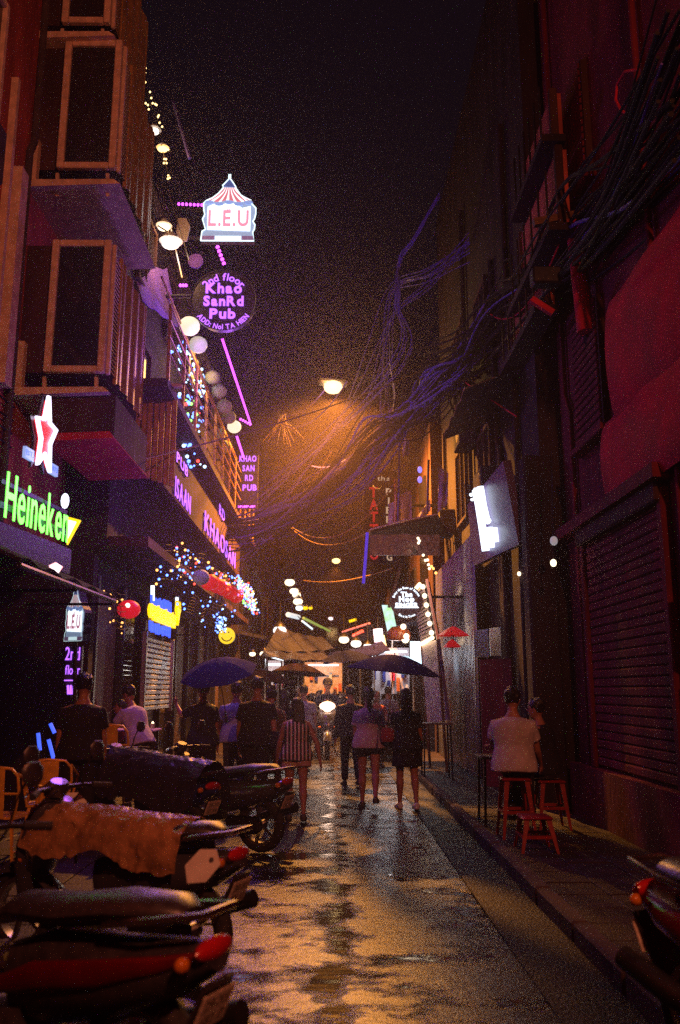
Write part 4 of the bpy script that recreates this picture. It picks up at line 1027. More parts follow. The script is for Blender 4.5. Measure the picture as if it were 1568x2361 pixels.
        if bottom[0]:
            kind = bottom[1]
            if kind == 'trousers': low.tube([hp + V((0, 0, .03)), hp.lerp(kn, .3), kn, kn.lerp(an, .5), kn.lerp(an, .96)], [(.078 if a_th > 45 else .10) * s, .09 * s, .072 * s, .064 * s, .058 * s], 12)
            elif kind == 'shorts': low.tube([hp + V((0, 0, .03)), hp.lerp(kn, .25), hp.lerp(kn, .42)], [.115 * s, .122 * s, .126 * s], 12)
            elif kind == 'knee': low.tube([hp + V((0, 0, .03)), hp.lerp(kn, .4), hp.lerp(kn, .95)], [.105 * s, .104 * s, .094 * s], 12)
    if bottom[0]:
        kind = bottom[1]
        low.loft([(c, a * 1.12 + .014, b_ * 1.14 + .016) for c, a, b_ in tors[0:4]], X, 16)
        if kind in ('skirt', 'dress'):
            mid = sum(((P + X * sx * hipx + d1 * th * (.62 if kind == 'skirt' else .75)) for sx, (d1, d2) in zip((-1, 1), ends)), V()) / 2
            low.loft([(ups(.12), .15 * s, .10 * s), (P, .186 * s, .125 * s), (P.lerp(mid, .5), .20 * s, .14 * s), (mid, .215 * s, .165 * s)], X, 18)
    if top[0]:
        hem = -.03 if top[1] != 'crop' else .1
        secs = [(ups(hem - .05), .235 * s, .168 * s), (ups(hem + .04), .228 * s, .16 * s)] + [(c, a * 1.1 + .02 * s, b_ * 1.12 + .022 * s) for c, a, b_ in tors[3:7]] + [(ups(.45), .085 * s, .072 * s)]
        shirt.loft(secs, X, 18)
    for mb_, am in ((shirt, .011), (low, .009)):
        for v_ in mb_.v:
            q_ = v_ * 9 + V((loc[0] * 3, loc[1], 0)); v_ += V((mn.noise(q_), mn.noise(q_ + V((7, 1, 3))), .5 * mn.noise(q_ + V((2, 9, 4))))) * am
    root = bpy.data.objects.new('person', remesh(body, .0105 * s, 'person', 2)); COL.objects.link(root)
    root.data.materials.append(skin); tag(root, label, 'person')
    def part(mb, name, mm, vox=.014, sm=3):
        if not mb.v: return
        o = bpy.data.objects.new(name, remesh(mb, vox * s, name, sm)); COL.objects.link(o); o.parent = root
        o.data.materials.append(mm if not isinstance(mm, str) else MT[mm]); return o
    if top[0]: part(shirt, 'shirt' if top[1] != 'long' else 'jacket', top[0])
    if bottom[0]: part(low, {'skirt': 'skirt', 'dress': 'dress_skirt', 'shorts': 'shorts', 'knee': 'shorts'}.get(bottom[1], 'trousers'), bottom[0])
    for shoe in shoes_: part(shoe, 'shoe', shoes or C_SHOE, .011, 1)
    hm = MB()
    if hair:
        hm.loft([(h_(0, -.035, -.05), .060 * s, .055 * s), (h_(0, -.022, 0), .080 * s, .082 * s), (h_(0, -.010, .045), .083 * s, .098 * s), (h_(0, -.012, .088), .066 * s, .082 * s), (h_(0, -.012, .118), .025 * s, .032 * s)], hr @ X, 16)
        if hair == 'long':
            hm.loft([(h_(0, -.05, .05), .075 * s, .05 * s), (h_(0, -.068, -.04), .082 * s, .05 * s), (h_(.005, -.085, -.14), .085 * s, .042 * s), (h_(.008, -.10, -.24), .075 * s, .034 * s), (h_(.01, -.105, -.33), .045 * s, .02 * s)], X, 14)
        if hair == 'pony':
            hm.tube([h_(0, -.09, .05), h_(0, -.135, .04), h_(.01, -.15, -.05), h_(.012, -.135, -.2), h_(.01, -.12, -.27)], [.022 * s, .034 * s, .036 * s, .026 * s, .008 * s], 10)
        if hair == 'bun': hm.ball(h_(0, -.075, .105), .042 * s, 10, 7)
        for v_ in hm.v: v_ += (v_ - hc) * .16 * mn.noise(v_ * 22 + V((loc[0] * 5, loc[1], 1)))
        if hair == 'short':
            for k_ in range(26):
                a_ = random.uniform(0, 6.28); e_ = random.uniform(-.1, 1.3)
                o0 = h_(.078 * math.cos(a_) * math.cos(e_), -.012 + .092 * math.sin(a_) * math.cos(e_), .03 + .09 * math.sin(e_))
                if (hr.inverted() @ (o0 - hc)).y > .05 * s and e_ < .5: continue
                hm.tube([o0, o0 + (o0 - hc) * .16 + V((random.uniform(-.012, .012), random.uniform(-.012, .012), -.012))], [.016 * s, .007 * s], 5)
        part(hm, 'hair', HAIR, .0095, 1)
    for sx in (-1, 1):
        MB().ball(h_(sx * .03, .082, .0), .009 * s, 7, 5).build('eye', C_DARK, root, True)
    root.location = loc; root.rotation_euler = (0, 0, R(face))
    root['tips'] = [c for tpt in tips for c in (M.Rotation(R(face), 3, 'Z') @ tpt + V(loc))]
    return root
def gp_(px, py, z=0.0): return W(px, py, Z=z)
# walkers (seen from behind, on the wet road)
f = gp_(682, 1893); person('woman in a long black and white striped top with loose dark hair, walking away', f, 5, 1.52, top=('stripes', 'tank'), bottom=(C_PINK, 'shorts'), hair='long', legs=((6, 4), (-8, 16)), arms=((10, 16, 14), (-10, 26, 10)), headturn=12, bare_feet=False, shoes=C_SHOE)
f = gp_(851, 1862); person('woman in a pale fine checked blouse and black shorts with a ponytail', f, -3, 1.66, top=(cloth('checked_blouse', (.42, .30, .32)), 'tee'), bottom=(C_DARK, 'shorts'), hair='pony', legs=((4, 2), (-14, 26)), arms=((6, 6, 60), (8, 10, 60)), shoes=C_SHOE)
f = gp_(940, 1865); p_dark = person('woman in a black dress under the wide navy umbrella', f, 6, 1.64, top=(C_DARK, 'tee'), bottom=(C_DARK, 'dress'), hair='long', legs=((8, 4), (-6, 14)), arms=((55, -6, 70), (2, 8, 15)), shoes=C_SHOEW)
f = W(808, 1760, Z=0); person('person in dark clothes walking between the headlight and the umbrella', V((.33, 15.2, 0)), 8, 1.70, top=(C_DARK, 'long'), bottom=(C_DARK, 'trousers'), hair='short', fem=False)
# the group on the left
person('man in a sky blue shirt with a bag strap standing beside the big dark group', V((W(545, 1640, Y=13.0).x, 13.0, 0)), 12, 1.74, top=(C_BLUE, 'tee'), bottom=(C_JEAN, 'trousers'), hair='short', fem=False, legs=((2, 2), (-2, 4)))
person('broad man in black seen from behind beside the blue shirted man', V((W(592, 1640, Y=12.0).x, 12.0, 0)), -4, 1.80, top=(C_DARK, 'tee'), bottom=(C_DARK, 'trousers'), hair='short', fem=False, legs=((4, 4), (-6, 8)))
person('bare armed person in dark red at the right edge of the left group', V((W(627, 1650, Y=12.6).x, 12.6, 0)), 20, 1.66, top=(C_BROWN, 'tank'), bottom=(C_DARK, 'shorts'), hair='bun', legs=((4, 2), (-4, 6)))
person('person in dark clothes under the blue umbrella on the left', V((W(470, 1640, Y=11.9).x, 11.9, 0.08)), 30, 1.66, top=(C_NAVY, 'tee'), bottom=(C_DARK, 'trousers'), hair='short', arms=((70, 10, 60), (0, 6, 10)))
person('person in a pale lilac shirt leaning over a table on the left pavement', V((W(325, 1640, Y=11.6).x, 11.6, 0.1)), 60, 1.62, lean=22, top=(C_LILAC, 'tee'), bottom=(C_DARK, 'trousers'), hair='short', fem=False, arms=((35, 5, 40), (20, 5, 40)), headdown=15)
person('person in red sitting in the dark behind the lilac shirted one', V((W(285, 1640, Y=13).x, 13, 0.1)), 100, 1.6, top=(C_RED, 'tee'), bottom=(C_DARK, 'trousers'), hair='short', pelvis=.62, legs=((80, 85), (78, 80)), arms=((30, 5, 50), (25, 5, 50)))
person('person in black standing close on the left with a bare arm hanging', V((W(186, 1720, Y=8.9).x, 8.9, 0.1)), 14, 1.68, top=(C_DARK, 'tee'), bottom=(C_DARK, 'trousers'), hair='short', fem=False, arms=((0, 4, 4), (3, 6, 10)), legs=((2, 2), (-2, 2)))
# right side
sx_ = W(1183, 1700, Y=9.3).x
person('man in a white tee shirt sitting on a red stool with his back turned', V((sx_, 9.3, .1)), -18, 1.72, pelvis=.74, lean=5, top=(C_WHITE, 'tee'), bottom=(C_DARK, 'trousers'), hair='short', fem=False, legs=((72, 70), (76, 78)), arms=((28, 10, 62), (20, 8, 30)))
person('person in dark clothes sitting beyond the white shirted man with an arm reaching out', V((W(1262, 1700, Y=9.9).x, 9.9, .1)), 62, 1.64, pelvis=.66, lean=10, top=(C_DARK, 'tee'), bottom=(C_DARK, 'trousers'), hair='short', legs=((76, 78), (72, 74)), arms=((62, 5, 20), (20, 8, 60)))
# people further up the street
FARP = ((700, 17.5, -6, C_GREY, 'short', 1.72, 'man in a grey shirt beyond the striped woman'), (690, 21, 170, C_WHITE, 'short', 1.70, 'far person in white coming down the street'), (735, 24, 175, C_BROWN, 'long', 1.6, 'far person in brown left of the motorbike rider'), (868, 19, 185, C_RED, 'long', 1.6, 'person with a red top facing us under the umbrella'), (895, 21.5, 0, C_GREY, 'short', 1.7, 'far person in grey behind the navy umbrella'), (655, 15.0, 10, C_DARK, 'long', 1.63, 'dark haired person in black just left of the striped woman'), (800, 27, 178, C_NAVY, 'short', 1.68, 'far person in navy near the stalls'))
for px, Y, fc, c, hr_, h, lab in FARP:
    person(lab, V((W(px, 1640, Y=Y).x, Y, 0)), fc, h, top=(c, 'tee'), bottom=(C_DARK, 'trousers'), hair=hr_, fem=hr_ == 'long')

# ================================================================ umbrellas
def umbrella(label, c, r, m_, tilt=(0, 0), n=8, deep=.36, handle=1.0):
    """Canopy of n panels over ribs, shaft with a hooked grip; c is the top of the canopy."""
    T = thing('umbrella', label, 'umbrella', c)
    for k in range(n):
        a0, a1 = 2 * math.pi * k / n, 2 * math.pi * (k + 1) / n
        def pt(u, v):
            a = a0 + (a1 - a0) * u; q = math.sin(math.pi * u)
            rr = r * v * (1 - .055 * q * v); z = -deep * r * (1 - math.cos(v * 1.25)) / (1 - math.cos(1.25)) - .012 * q * v + .03 * r * q * v ** 3
            return (rr * math.cos(a), rr * math.sin(a), z)
        MB().sheet(pt, 6, 9, .004).build('panel', m_, T, 50, world=False)
        MB().tube([(r * v * math.cos(a0), r * v * math.sin(a0), -deep * r * (1 - math.cos(v * 1.25)) / (1 - math.cos(1.25)) - .008) for v in (0, .25, .5, .75, 1.0)], .004, 5).build('rib', 'steel', T, world=False)
    MB().tube([(0, 0, .06), (0, 0, -handle)], .007, 6).build('shaft', 'steel', T, world=False)
    MB().tube([(0, 0, -handle + .12), (0, 0, -handle), (0, .02, -handle - .04), (0, .05, -handle - .04), (0, .065, -handle)], .013, 8).build('grip', 'black', T, world=False)
    T.rotation_euler = (R(tilt[0]), R(tilt[1]), random.uniform(0, .6))
    return T
umbrella('wide navy umbrella over the two women on the right', W(910, 1510, Y=11.3), .64, 'navy', (4, 5), handle=.85)
umbrella('blue umbrella tilted towards us on the left', W(500, 1522, Y=11.6), .52, 'navy', (18, -14), handle=.85)
umbrella('dark brown umbrella beyond the left group', W(612, 1545, Y=15.5), .55, cloth('brown_nylon', (.03, .01, .01), rough=.85, spec=.03), (0, 6), handle=.8)
umbrella('umbrella with a scalloped pale edge over the far walkers', W(690, 1530, Y=18.5), .6, cloth('rust_nylon', (.032, .014, .011), rough=.85, spec=.03), (-4, 4), handle=.8)
umbrella('dark blue umbrella behind the wide navy one', W(800, 1500, Y=19), .62, cloth('slate_nylon', (.014, .014, .045), rough=.85, spec=.03), (2, -4), handle=.85)

# ================================================================ scooters
def scooter(label, loc, rz, body='black', seat='black', plate=True, lights=False, mirror='black', tail='redlens', accent=None):
    """Nose along +y, wheels on the ground."""
    T = thing('scooter', label, 'scooter', loc)
    B_ = lambda mb, n, m_, p=T, sm=True: mb.build(n, m_, p, sm, world=False)
    for y in (.62, -.60):
        tp = [(.20, -.045), (.235, -.05), (.258, -.035), (.268, 0), (.258, .035), (.235, .05), (.20, .045)]
        wh = B_(MB().lathe(tp, (0, y, .268), 26, 'X', caps=False), 'tyre', 'rubber')
        rim = MB().lathe([(.20, -.04), (.17, -.03), (.17, .03), (.20, .04)], (0, y, .268), 24, 'X', caps=False)
        rim.lathe([(.045, -.06), (.045, .06)], (0, y, .268), 12, 'X')
        for k in range(5):
            a = k * 2 * math.pi / 5; rim.beam((0, y + .04 * math.cos(a), .268 + .04 * math.sin(a)), (0, y + .18 * math.cos(a), .268 + .18 * math.sin(a)), .03, .025)
        o = B_(rim, 'rim', 'steel', wh)
    X = V((1, 0, 0))
    # front: fork, mudguard, leg shield with headlight, handlebar
    for sx in (-1, 1): B_(MB().tube([(sx * .07, .62, .268), (sx * .07, .50, .62)], .02, 8), 'fork', 'steel')
    B_(MB().sheet(lambda u, v: ((v - .5) * .15, .62 + .295 * math.cos(R(20 + 150 * u)), .268 + (.295 - .25 * (v - .5) ** 2) * math.sin(R(20 + 150 * u))), 12, 6, .008), 'mudguard', body)
    B_(MB().loft([((0, .56, .38), .10, .05), ((0, .54, .52), .17, .075), ((0, .50, .68), .21, .085), ((0, .44, .84), .19, .08), ((0, .40, .93), .12, .055)], X, 16), 'front_shield', body)
    hl = B_(MB().ball((0, .565, .70), .085, 14, 9, (1.3, .5, .75)), 'headlight', 'headon' if lights else 'lensglass')
    B_(MB().lathe([(.085, -.03), (.10, -.01), (.10, .01), (.085, .02)], (0, .555, .70), 16, 'Y', caps=False), 'bezel', 'chrome', hl)
    for sx in (-1, 1): B_(MB().ball((sx * .15, .51, .60), .04, 10, 7, (1, .6, .7)), 'indicator', 'amberlens')
    B_(MB().loft([((0, .43, .95), .08, .05), ((0, .42, 1.0), .12, .06), ((0, .40, 1.04), .07, .04)], X, 12), 'handlebar_cover', body)
    B_(MB().tube([(-.33, .30, .99), (-.2, .38, 1.0), (0, .40, 1.0), (.2, .38, 1.0), (.33, .30, .99)], .014, 8), 'handlebar', 'blackmetal')
    for sx in (-1, 1):
        B_(MB().tube([(sx * .25, .345, .996), (sx * .36, .28, .985)], .021, 8), 'grip', 'rubber')
        B_(MB().tube([(sx * .2, .39, 1.0), (sx * .27, .40, .99), (sx * .34, .36, .97)], .007, 6), 'brake_lever', 'chrome')
        st = B_(MB().tube([(sx * .2, .38, 1.0), (sx * .25, .40, 1.1), (sx * .29, .38, 1.20)], .007, 6), 'mirror_stem', 'blackmetal')
        B_(MB().loft([((sx * .30, .355, 1.16), .03, .012), ((sx * .30, .36, 1.19), .062, .02), ((sx * .30, .365, 1.24), .066, .022), ((sx * .30, .36, 1.27), .035, .014)], X, 12), 'mirror', mirror, st)
    # floor, under-seat body, seat, tail
    B_(MB().bev((0, .17, .30), (.26, .62, .07), .03), 'footboard', 'black')
    B_(MB().loft([((0, .42, .36), .12, .06), ((0, .2, .31), .15, .06), ((0, -.1, .36), .15, .09)], X, 12), 'tunnel', body)
    B_(MB().loft([((0, .02, .46), .09, .16), ((0, -.2, .52), .155, .17), ((0, -.5, .56), .165, .14), ((0, -.75, .62), .13, .10), ((0, -.92, .68), .06, .05)], X, 18), 'side_body', body)
    if accent:
        for sx in (-1, 1): B_(MB().loft([((sx * .10, .06, .47), .02, .03), ((sx * .155, -.2, .55), .022, .055), ((sx * .16, -.5, .60), .02, .05), ((sx * .125, -.75, .655), .018, .03), ((sx * .06, -.90, .69), .012, .012)], V((1, 0, 0)), 12), 'side_stripe', accent)
    for sx in (-1, 1): B_(MB().tube([(sx * .12, .30, 1.0), (sx * .16, .42, .9), (sx * .1, .46, .75)], .006, 5), 'brake_cable', 'rubber')
    B_(MB().loft([((0, .12, .70), .08, .035), ((0, .02, .745), .125, .055), ((0, -.25, .76), .15, .06), ((0, -.5, .80), .15, .06), ((0, -.74, .815), .12, .05), ((0, -.80, .80), .06, .03)], X, 16), 'seat', seat)
    B_(MB().tube([(-.13, -.5, .76), (-.15, -.72, .80), (-.1, -.92, .83), (.1, -.92, .83), (.15, -.72, .80), (.13, -.5, .76)], .014, 8), 'grab_rail', 'steel')
    B_(MB().ball((0, -.90, .70), .07, 12, 7, (1.6, .5, .6)), 'tail_light', tail)
    for sx in (-1, 1): B_(MB().ball((sx * .13, -.86, .67), .035, 8, 6, (1, .8, .8)), 'indicator', 'amberlens')
    rm = M.Rotation(R(-28), 3, 'X')
    B_(MB().box((0, -.86, .47), (.17, .015, .30), rot=M.Rotation(R(28), 3, 'X')), 'rear_fender', 'black')
    if plate:
        pl = B_(MB().bev((0, -.905, .505), (.19, .008, .14), .006, rot=M.Rotation(R(24), 3, 'X')), 'number_plate', 'plate', sm=False)
        fr_ = frame((0, -.912, .507), (1, 0, 0), (0, -math.sin(R(24)) * -1 if False else -.0, 1)); 
        f3 = M.Translation((0, -.905, .505)) @ M.Rotation(R(24), 4, 'X') @ frame((0, -.0045, 0), (1, 0, 0), (0, 0, 1))
        for tx, dy in ((plate_no[0], .012), (plate_no[1], -.05)):
            before = set(bpy.data.objects)
            for o in letters(tx, f3 @ M.Translation((0, dy, 0)), .055, ink, None, width=.14, bold=.0, ext=.004, name='lettering', one=True): o.parent = pl
    B_(MB().tube([(.14, .0, .26), (.15, -.3, .27), (.17, -.5, .33)], .022, 8), 'exhaust_pipe', 'steel')
    B_(MB().tube([(.17, -.48, .32), (.18, -.62, .35), (.19, -.9, .43)], [.03, .055, .05], 12), 'exhaust', 'blackmetal')
    B_(MB().bev((-.09, -.45, .27), (.10, .42, .16), .04), 'engine', 'blackmetal')
    B_(MB().tube([(-.1, -.05, .26), (-.2, -.05, .02)], .012, 6), 'side_stand', 'blackmetal')
    T.rotation_euler = (0, R(0), R(rz)); return T
MT['headon'] = emis('headlight_on', (1, .62, .42), 40); MT['lensglass'] = mat('lens_glass', (.5, .48, .45), .1, var=.2, coat=.5)
MT['amberlens'] = mat('amber_lens', (.55, .16, .01), .15, var=.2, coat=.5); MT['redlens'] = mat('red_lens', (.42, .01, .01), .12, var=.2, coat=.6)
MT['gunmetal'] = mat('dark_grey_paint', (.045, .042, .055), .22, var=.3, coat=.6); MT['bluepaint'] = mat('deep_blue_paint', (.02, .03, .16), .2, var=.3, coat=.6)
MT['bluestrap'] = MT['violetlit']
plate_no = ('29-X5', '482.17')
# parked along the left, tails towards the road
def rear_at(px, py, z, rz, back=.905):
    q = W(px, py, Z=z); d = M.Rotation(R(rz), 3, 'Z') @ V((0, 1, 0)); q = q + d * back; q.z = 0; return q
scooter('nearest parked scooter with red side panels and a pale number plate', rear_at(492, 2325, .505, 62), 62, body='black', seat='black', accent='redpaint')
plate_no = ('30-K1', '906.53')
scB = scooter('dark parked scooter with an orange plastic cover over its seat', rear_at(550, 2055, .505, 66), 66, body='gunmetal')
plate_no = ('29-V2', '317.84')
scooter('dark blue parked scooter third from the camera', rear_at(490, 1862, .505, 58), 58, body='bluepaint')
plate_no = ('29-H8', '740.26')
scooter('parked scooter farthest from the camera on the left', V((-1.25, 9.35, 0)), 64, body='gunmetal')
# loose covers
o_ = scB.location; d_ = M.Rotation(R(66), 3, 'Z')
def cover(label, base, ang, y0, y1, wd_, z0, z1, m_, amp=.02, drop=.3):
    rot = M.Rotation(R(ang), 3, 'Z'); base = V(base)
    def fn(u, v):
        y = y0 + (y1 - y0) * u; a = (v - .5) * 2
        edge = abs(a) ** 2.6 * (1 + .3 * mn.noise(V((u * 5 + ang, a * 1.5, 4.1))) + .05 * mn.noise(V((u * 17, a, 8))))
        cr_ = abs(mn.noise(V((u * 11 + a * 4, a * 3 - u * 4, 2.2)))) + .6 * abs(mn.noise(V((u * 23 - a * 9, a * 7, 5.5))))
        z = z0 + (z1 - z0) * u - drop * edge + amp * math.sin(u * 13 + a * 4) * .5 * (.3 + abs(a)) - amp * 1.5 * cr_
        x = wd_ * math.sin(a * 1.25) * (1 + .12 * mn.noise(V((u * 4, a, 6)))) + amp * mn.noise(V((u * 9, a * 6, 7))) + amp * .9 * cr_ * a
        return base + rot @ V((x, y, z))
    return solo(MB().sheet(fn, 90, 56, .004), 'plastic_cover', m_, label, 'cover', smooth=True)
cover('crumpled orange plastic cover draped over a scooter seat', o_, 66, -.62, .50, .22, .88, .93, 'orangetarp', .017, .24)
q = rear_at(490, 1862, .505, 58)
cover('dark rain cover with a bluish ridge stretched over a scooter', q, 58, -.9, .75, .30, .93, 1.06, 'darktarp', .02, .45)
# pale mirrors turned to the light
def big_mirror(label, px, py, Y, stem_to, tilt):
    p = W(px, py, Y=Y); T = thing('scooter_mirror', label, 'mirror', p)
    rot = M.Rotation(R(tilt), 4, 'Y'); fr_ = M.Translation(p) @ rot @ frame((0, 0, 0), (1, .15, 0), (0, .25, 1))
    MB().prism([(-.10, -.03), (-.07, .05), (.03, .075), (.10, .03), (.08, -.045), (-.02, -.075)], fr_, .02).build('shell', 'white', T, 40)
    MB().prism(circle(.012, 10, (.055, .0)), fr_, .008, .018).build('pivot', 'black', T)
    MB().tube([p, p.lerp(V(stem_to), .5) + V((.02, 0, -.02)), stem_to], .011, 6).build('stem', 'redpaint', T); return T
big_mirror('pale mirror shell on a red stem left of the orange cover', 163, 1852, 5.9, W(175, 1990, Y=6.0), 14)
big_mirror('pale mirror shell right of the orange cover catching the lamp', 467, 1998, 4.6, W(455, 2080, Y=4.7), -32)
# on the right: red scooter nose at the bottom corner
plate_no = ('29-C1', '555.08')
scooter('glossy red scooter parked close in the bottom right corner', V((1.86, 3.4, .0)), 205, body='redpaint', seat='black', mirror='chrome')
# the scooter coming towards us with its headlight on
q = W(755, 1628, Y=21)
onc = scooter('oncoming scooter with its headlight lit in the middle of the road', V((q.x, q.y + .6, 0)), 180, body='gunmetal', lights=True)
onc.scale = (1.2, 1.2, 1.2)
for ch in onc.children:
    if ch.name.startswith('headlight'): ch.location = (0, -.12, q.z / 1.2 - .70 * 1.45); ch.scale = (1.45, 1.2, 1.45)
    if ch.name.startswith(('handlebar_cover', 'front_shield')): ch.location = (0, -.06, .06)
hl_ = bpy.data.lights.new('headlight_beam', 'SPOT'); hl_.energy = 40; hl_.color = (1, .85, .72); hl_.spot_size = R(70); hl_.shadow_soft_size = .06
ho = bpy.data.objects.new('headlight_beam', hl_); COL.objects.link(ho); ho.location = (q.x, q.y - .22, q.z); ho.rotation_euler = (R(84), 0, R(180))
person('rider in a dark coat and pale helmet on the oncoming scooter', V((q.x, q.y + .85, 0)), 180, 1.8, pelvis=1.0, lean=6, top=(C_NAVY, 'long'), bottom=(C_DARK, 'trousers'), hair='short', fem=False, legs=((62, 72), (62, 72)), arms=((45, 14, 30), (45, 14, 30)))
hz_ = 1.76
hel = thing('helmet', 'pale open helmet worn by the oncoming rider', 'helmet', (q.x, q.y + .79, hz_))
MB().loft([((q.x, q.y + .79, hz_ - .03), .125, .14), ((q.x, q.y + .79, hz_ + .05), .125, .142), ((q.x, q.y + .79, hz_ + .11), .09, .10), ((q.x, q.y + .79, hz_ + .14), .03, .035)], V((1, 0, 0)), 16).build('shell', 'greycloth', hel, True)
MB().bev((q.x, q.y + .65, hz_), (.16, .06, .012), .004).build('peak', 'black', hel)

# ================================================================ chairs, stools, tables
def metal_chair(label, loc, rz, high=0.0, arms=True):
    """Pressed-metal café chair, its back towards -y."""
    T = thing('metal_chair', label, 'chair', loc); B_ = lambda mb, n, m_='yellow', p=T, sm=True: mb.build(n, m_, p, sm, world=False)
    zs = .45 + high; zt = zs + .40
    B_(MB().sheet(lambda u, v: ((u - .5) * .36, (v - .5) * .36, zs - .02 * math.sin(math.pi * u) * math.sin(math.pi * v)), 8, 8, .018), 'seat')
    for sx, sy in ((-1, -1), (1, -1), (-1, 1), (1, 1)):
        B_(MB().sheet(lambda u, v: (sx * (.16 + .07 * u) - sx * .028 * (1 - .6 * u) * v, sy * (.16 + .07 * u), zs * (1 - u)), 5, 2, .02), 'leg')
    B_(MB().tube([(-.17, -.17, zs), (-.215, -.2, zs + .22), (-.205, -.215, zt - .06), (-.15, -.22, zt), (0, -.23, zt + .015), (.15, -.22, zt), (.205, -.215, zt - .06), (.215, -.2, zs + .22), (.17, -.17, zs)], .0125, 8), 'back_frame')
    B_(MB().sheet(lambda u, v: ((u - .5) * .19, -.205 - .03 * v - .012 * math.sin(math.pi * u), zs + .0 + (zt - zs) * v), 6, 6, .008), 'back_splat')
    B_(MB().tube([(-.21, -.205, zs + .2), (0, -.225, zs + .2), (.21, -.205, zs + .2)], .010, 6), 'back_rail')
    if arms:
        B_(MB().tube([(-.205, -.21, zt - .04), (-.26, -.05, zs + .25), (-.25, .12, zs + .23), (-.19, .17, zs)], .0125, 8), 'armrest')
        B_(MB().tube([(.205, -.21, zt - .04), (.26, -.05, zs + .25), (.25, .12, zs + .23), (.19, .17, zs)], .0125, 8), 'armrest')
    for s_ in (-1, 1): B_(MB().tube([(s_ * .2, -.2, zs * .42), (s_ * .2, .2, zs * .42)], .008, 6), 'stretcher')
    T.rotation_euler = (0, 0, R(rz)); return T
metal_chair('yellow metal armchair in the middle of the left pavement', V((W(118, 1750, Y=8.5).x, 8.5, .1)), 12)
metal_chair('tall yellow metal chair standing right beside the hanging arm', V((W(276, 1690, Y=9.9).x, 9.9, .1)), -14, high=.26, arms=False)
metal_chair('yellow metal armchair cut off by the left edge', V((W(18, 1790, Y=7.7).x, 7.7, .1)), -8)
def stool(label, loc, h, m_='redplastic'):
    T = thing('stool', label, 'stool', loc, 'red plastic stools on the right pavement')
    MB().bev((0, 0, h - .015), (.30, .30, .03), .014).build('seat', m_, T, True, world=False)
    for sx, sy in ((-1, -1), (1, -1), (-1, 1), (1, 1)):
        MB().sheet(lambda u, v: (sx * (.13 + .05 * u) - sx * .05 * (1 - .5 * u) * v, sy * (.13 + .05 * u), (h - .03) * (1 - u)), 5, 2, .016).build('leg', m_, T, world=False)
    for sx in (-1, 1): MB().box((sx * .155, 0, h * .45), (.012, .3, .03)).build('stretcher', m_, T, world=False)
    for sy in (-1, 1): MB().box((0, sy * .155, h * .45), (.3, .012, .03)).build('stretcher', m_, T, world=False)
    return T
stool('red plastic stool under the white shirted man', V((sx_, 9.32, .1)), .6)
stool('red plastic stool under the person with the reaching arm', V((W(1262, 1700, Y=9.9).x, 9.9, .1)), .52)
stool('low empty red plastic stool nearest the road kerb', V((1.95, 8.6, .1)), .32)
def table(label, loc, w_, d, h, top='wood'):
    T = thing('table', label, 'table', loc)
    MB().bev((0, 0, h), (w_, d, .03), .008).build('tabletop', top, T, world=False)
    for sx in (-1, 1):
        for sy in (-1, 1): MB().tube([(sx * (w_ / 2 - .05), sy * (d / 2 - .05), h - .01), (sx * (w_ / 2 - .03), sy * (d / 2 - .03), 0)], .016, 6).build('leg', 'blackmetal', T, world=False)
    return T
table('small wooden table in front of the seated man on the right', V((2.0, 10.3, .1)), .6, .5, .74)
tq = W(1005, 1668, Y=15.5); table('narrow table edge against the leaning marquee board', V((tq.x, 15.5, .0)), .55, .5, tq.z)
table('table with a violet top among the people on the left pavement', V((W(290, 1660, Y=12.3).x, 12.3, .1)), .9, .6, .95, 'purplecloth')
for k, (px, py, Y, lab) in enumerate(((352, 1673, 12.1, 'glass with a lit candle on the left table'), (322, 1690, 12.0, 'small tea light nearer on the left table'))):
    q = W(px, py, Y=Y); T = thing('candle_glass', lab, 'candle', q)
    MB().lathe([(.03, -.04), (.035, .03), (.03, .03), (.026, -.03)], q, 12).build('glass', 'lensglass', T, True)
    MB().ball(q + V((0, 0, .03)), .018, 8, 6, (1, 1, 1.5)).build('flame', 'warm', T, True)

def bag(label, c, m_, s=1.0):
    c = V(c); T = thing('shoulder_bag', label, 'bag', c)
    MB().loft([(c + V((0, 0, -.13 * s)), .10 * s, .04 * s), (c + V((0, 0, -.06 * s)), .125 * s, .055 * s), (c + V((0, 0, .06 * s)), .115 * s, .05 * s), (c + V((0, 0, .10 * s)), .10 * s, .03 * s)], V((1, 0, 0)), 14).build('body', m_, T, True)
    MB().tube([c + V((-.10 * s, 0, .08 * s)), c + V((-.13 * s, .02, .3 * s)), c + V((-.02 * s, .04, .52 * s)), c + V((.08 * s, .03, .3 * s)), c + V((.10 * s, 0, .08 * s))], .009, 6).build('strap', 'black', T)
f = gp_(851, 1862); bag('small dark bag hanging at the side of the woman in the checked blouse', f + V((.27, -.03, .92)), 'black', .8)
f = gp_(940, 1865); bag('red shoulder bag carried by the woman in the black dress', f + V((-.27, -.06, 1.0)), C_RED, .8)
bag('pale cloth bag carried by the broad man in black', V((W(592, 1640, Y=12.0).x + .3, 11.9, .95)), 'greycloth', 1.0)

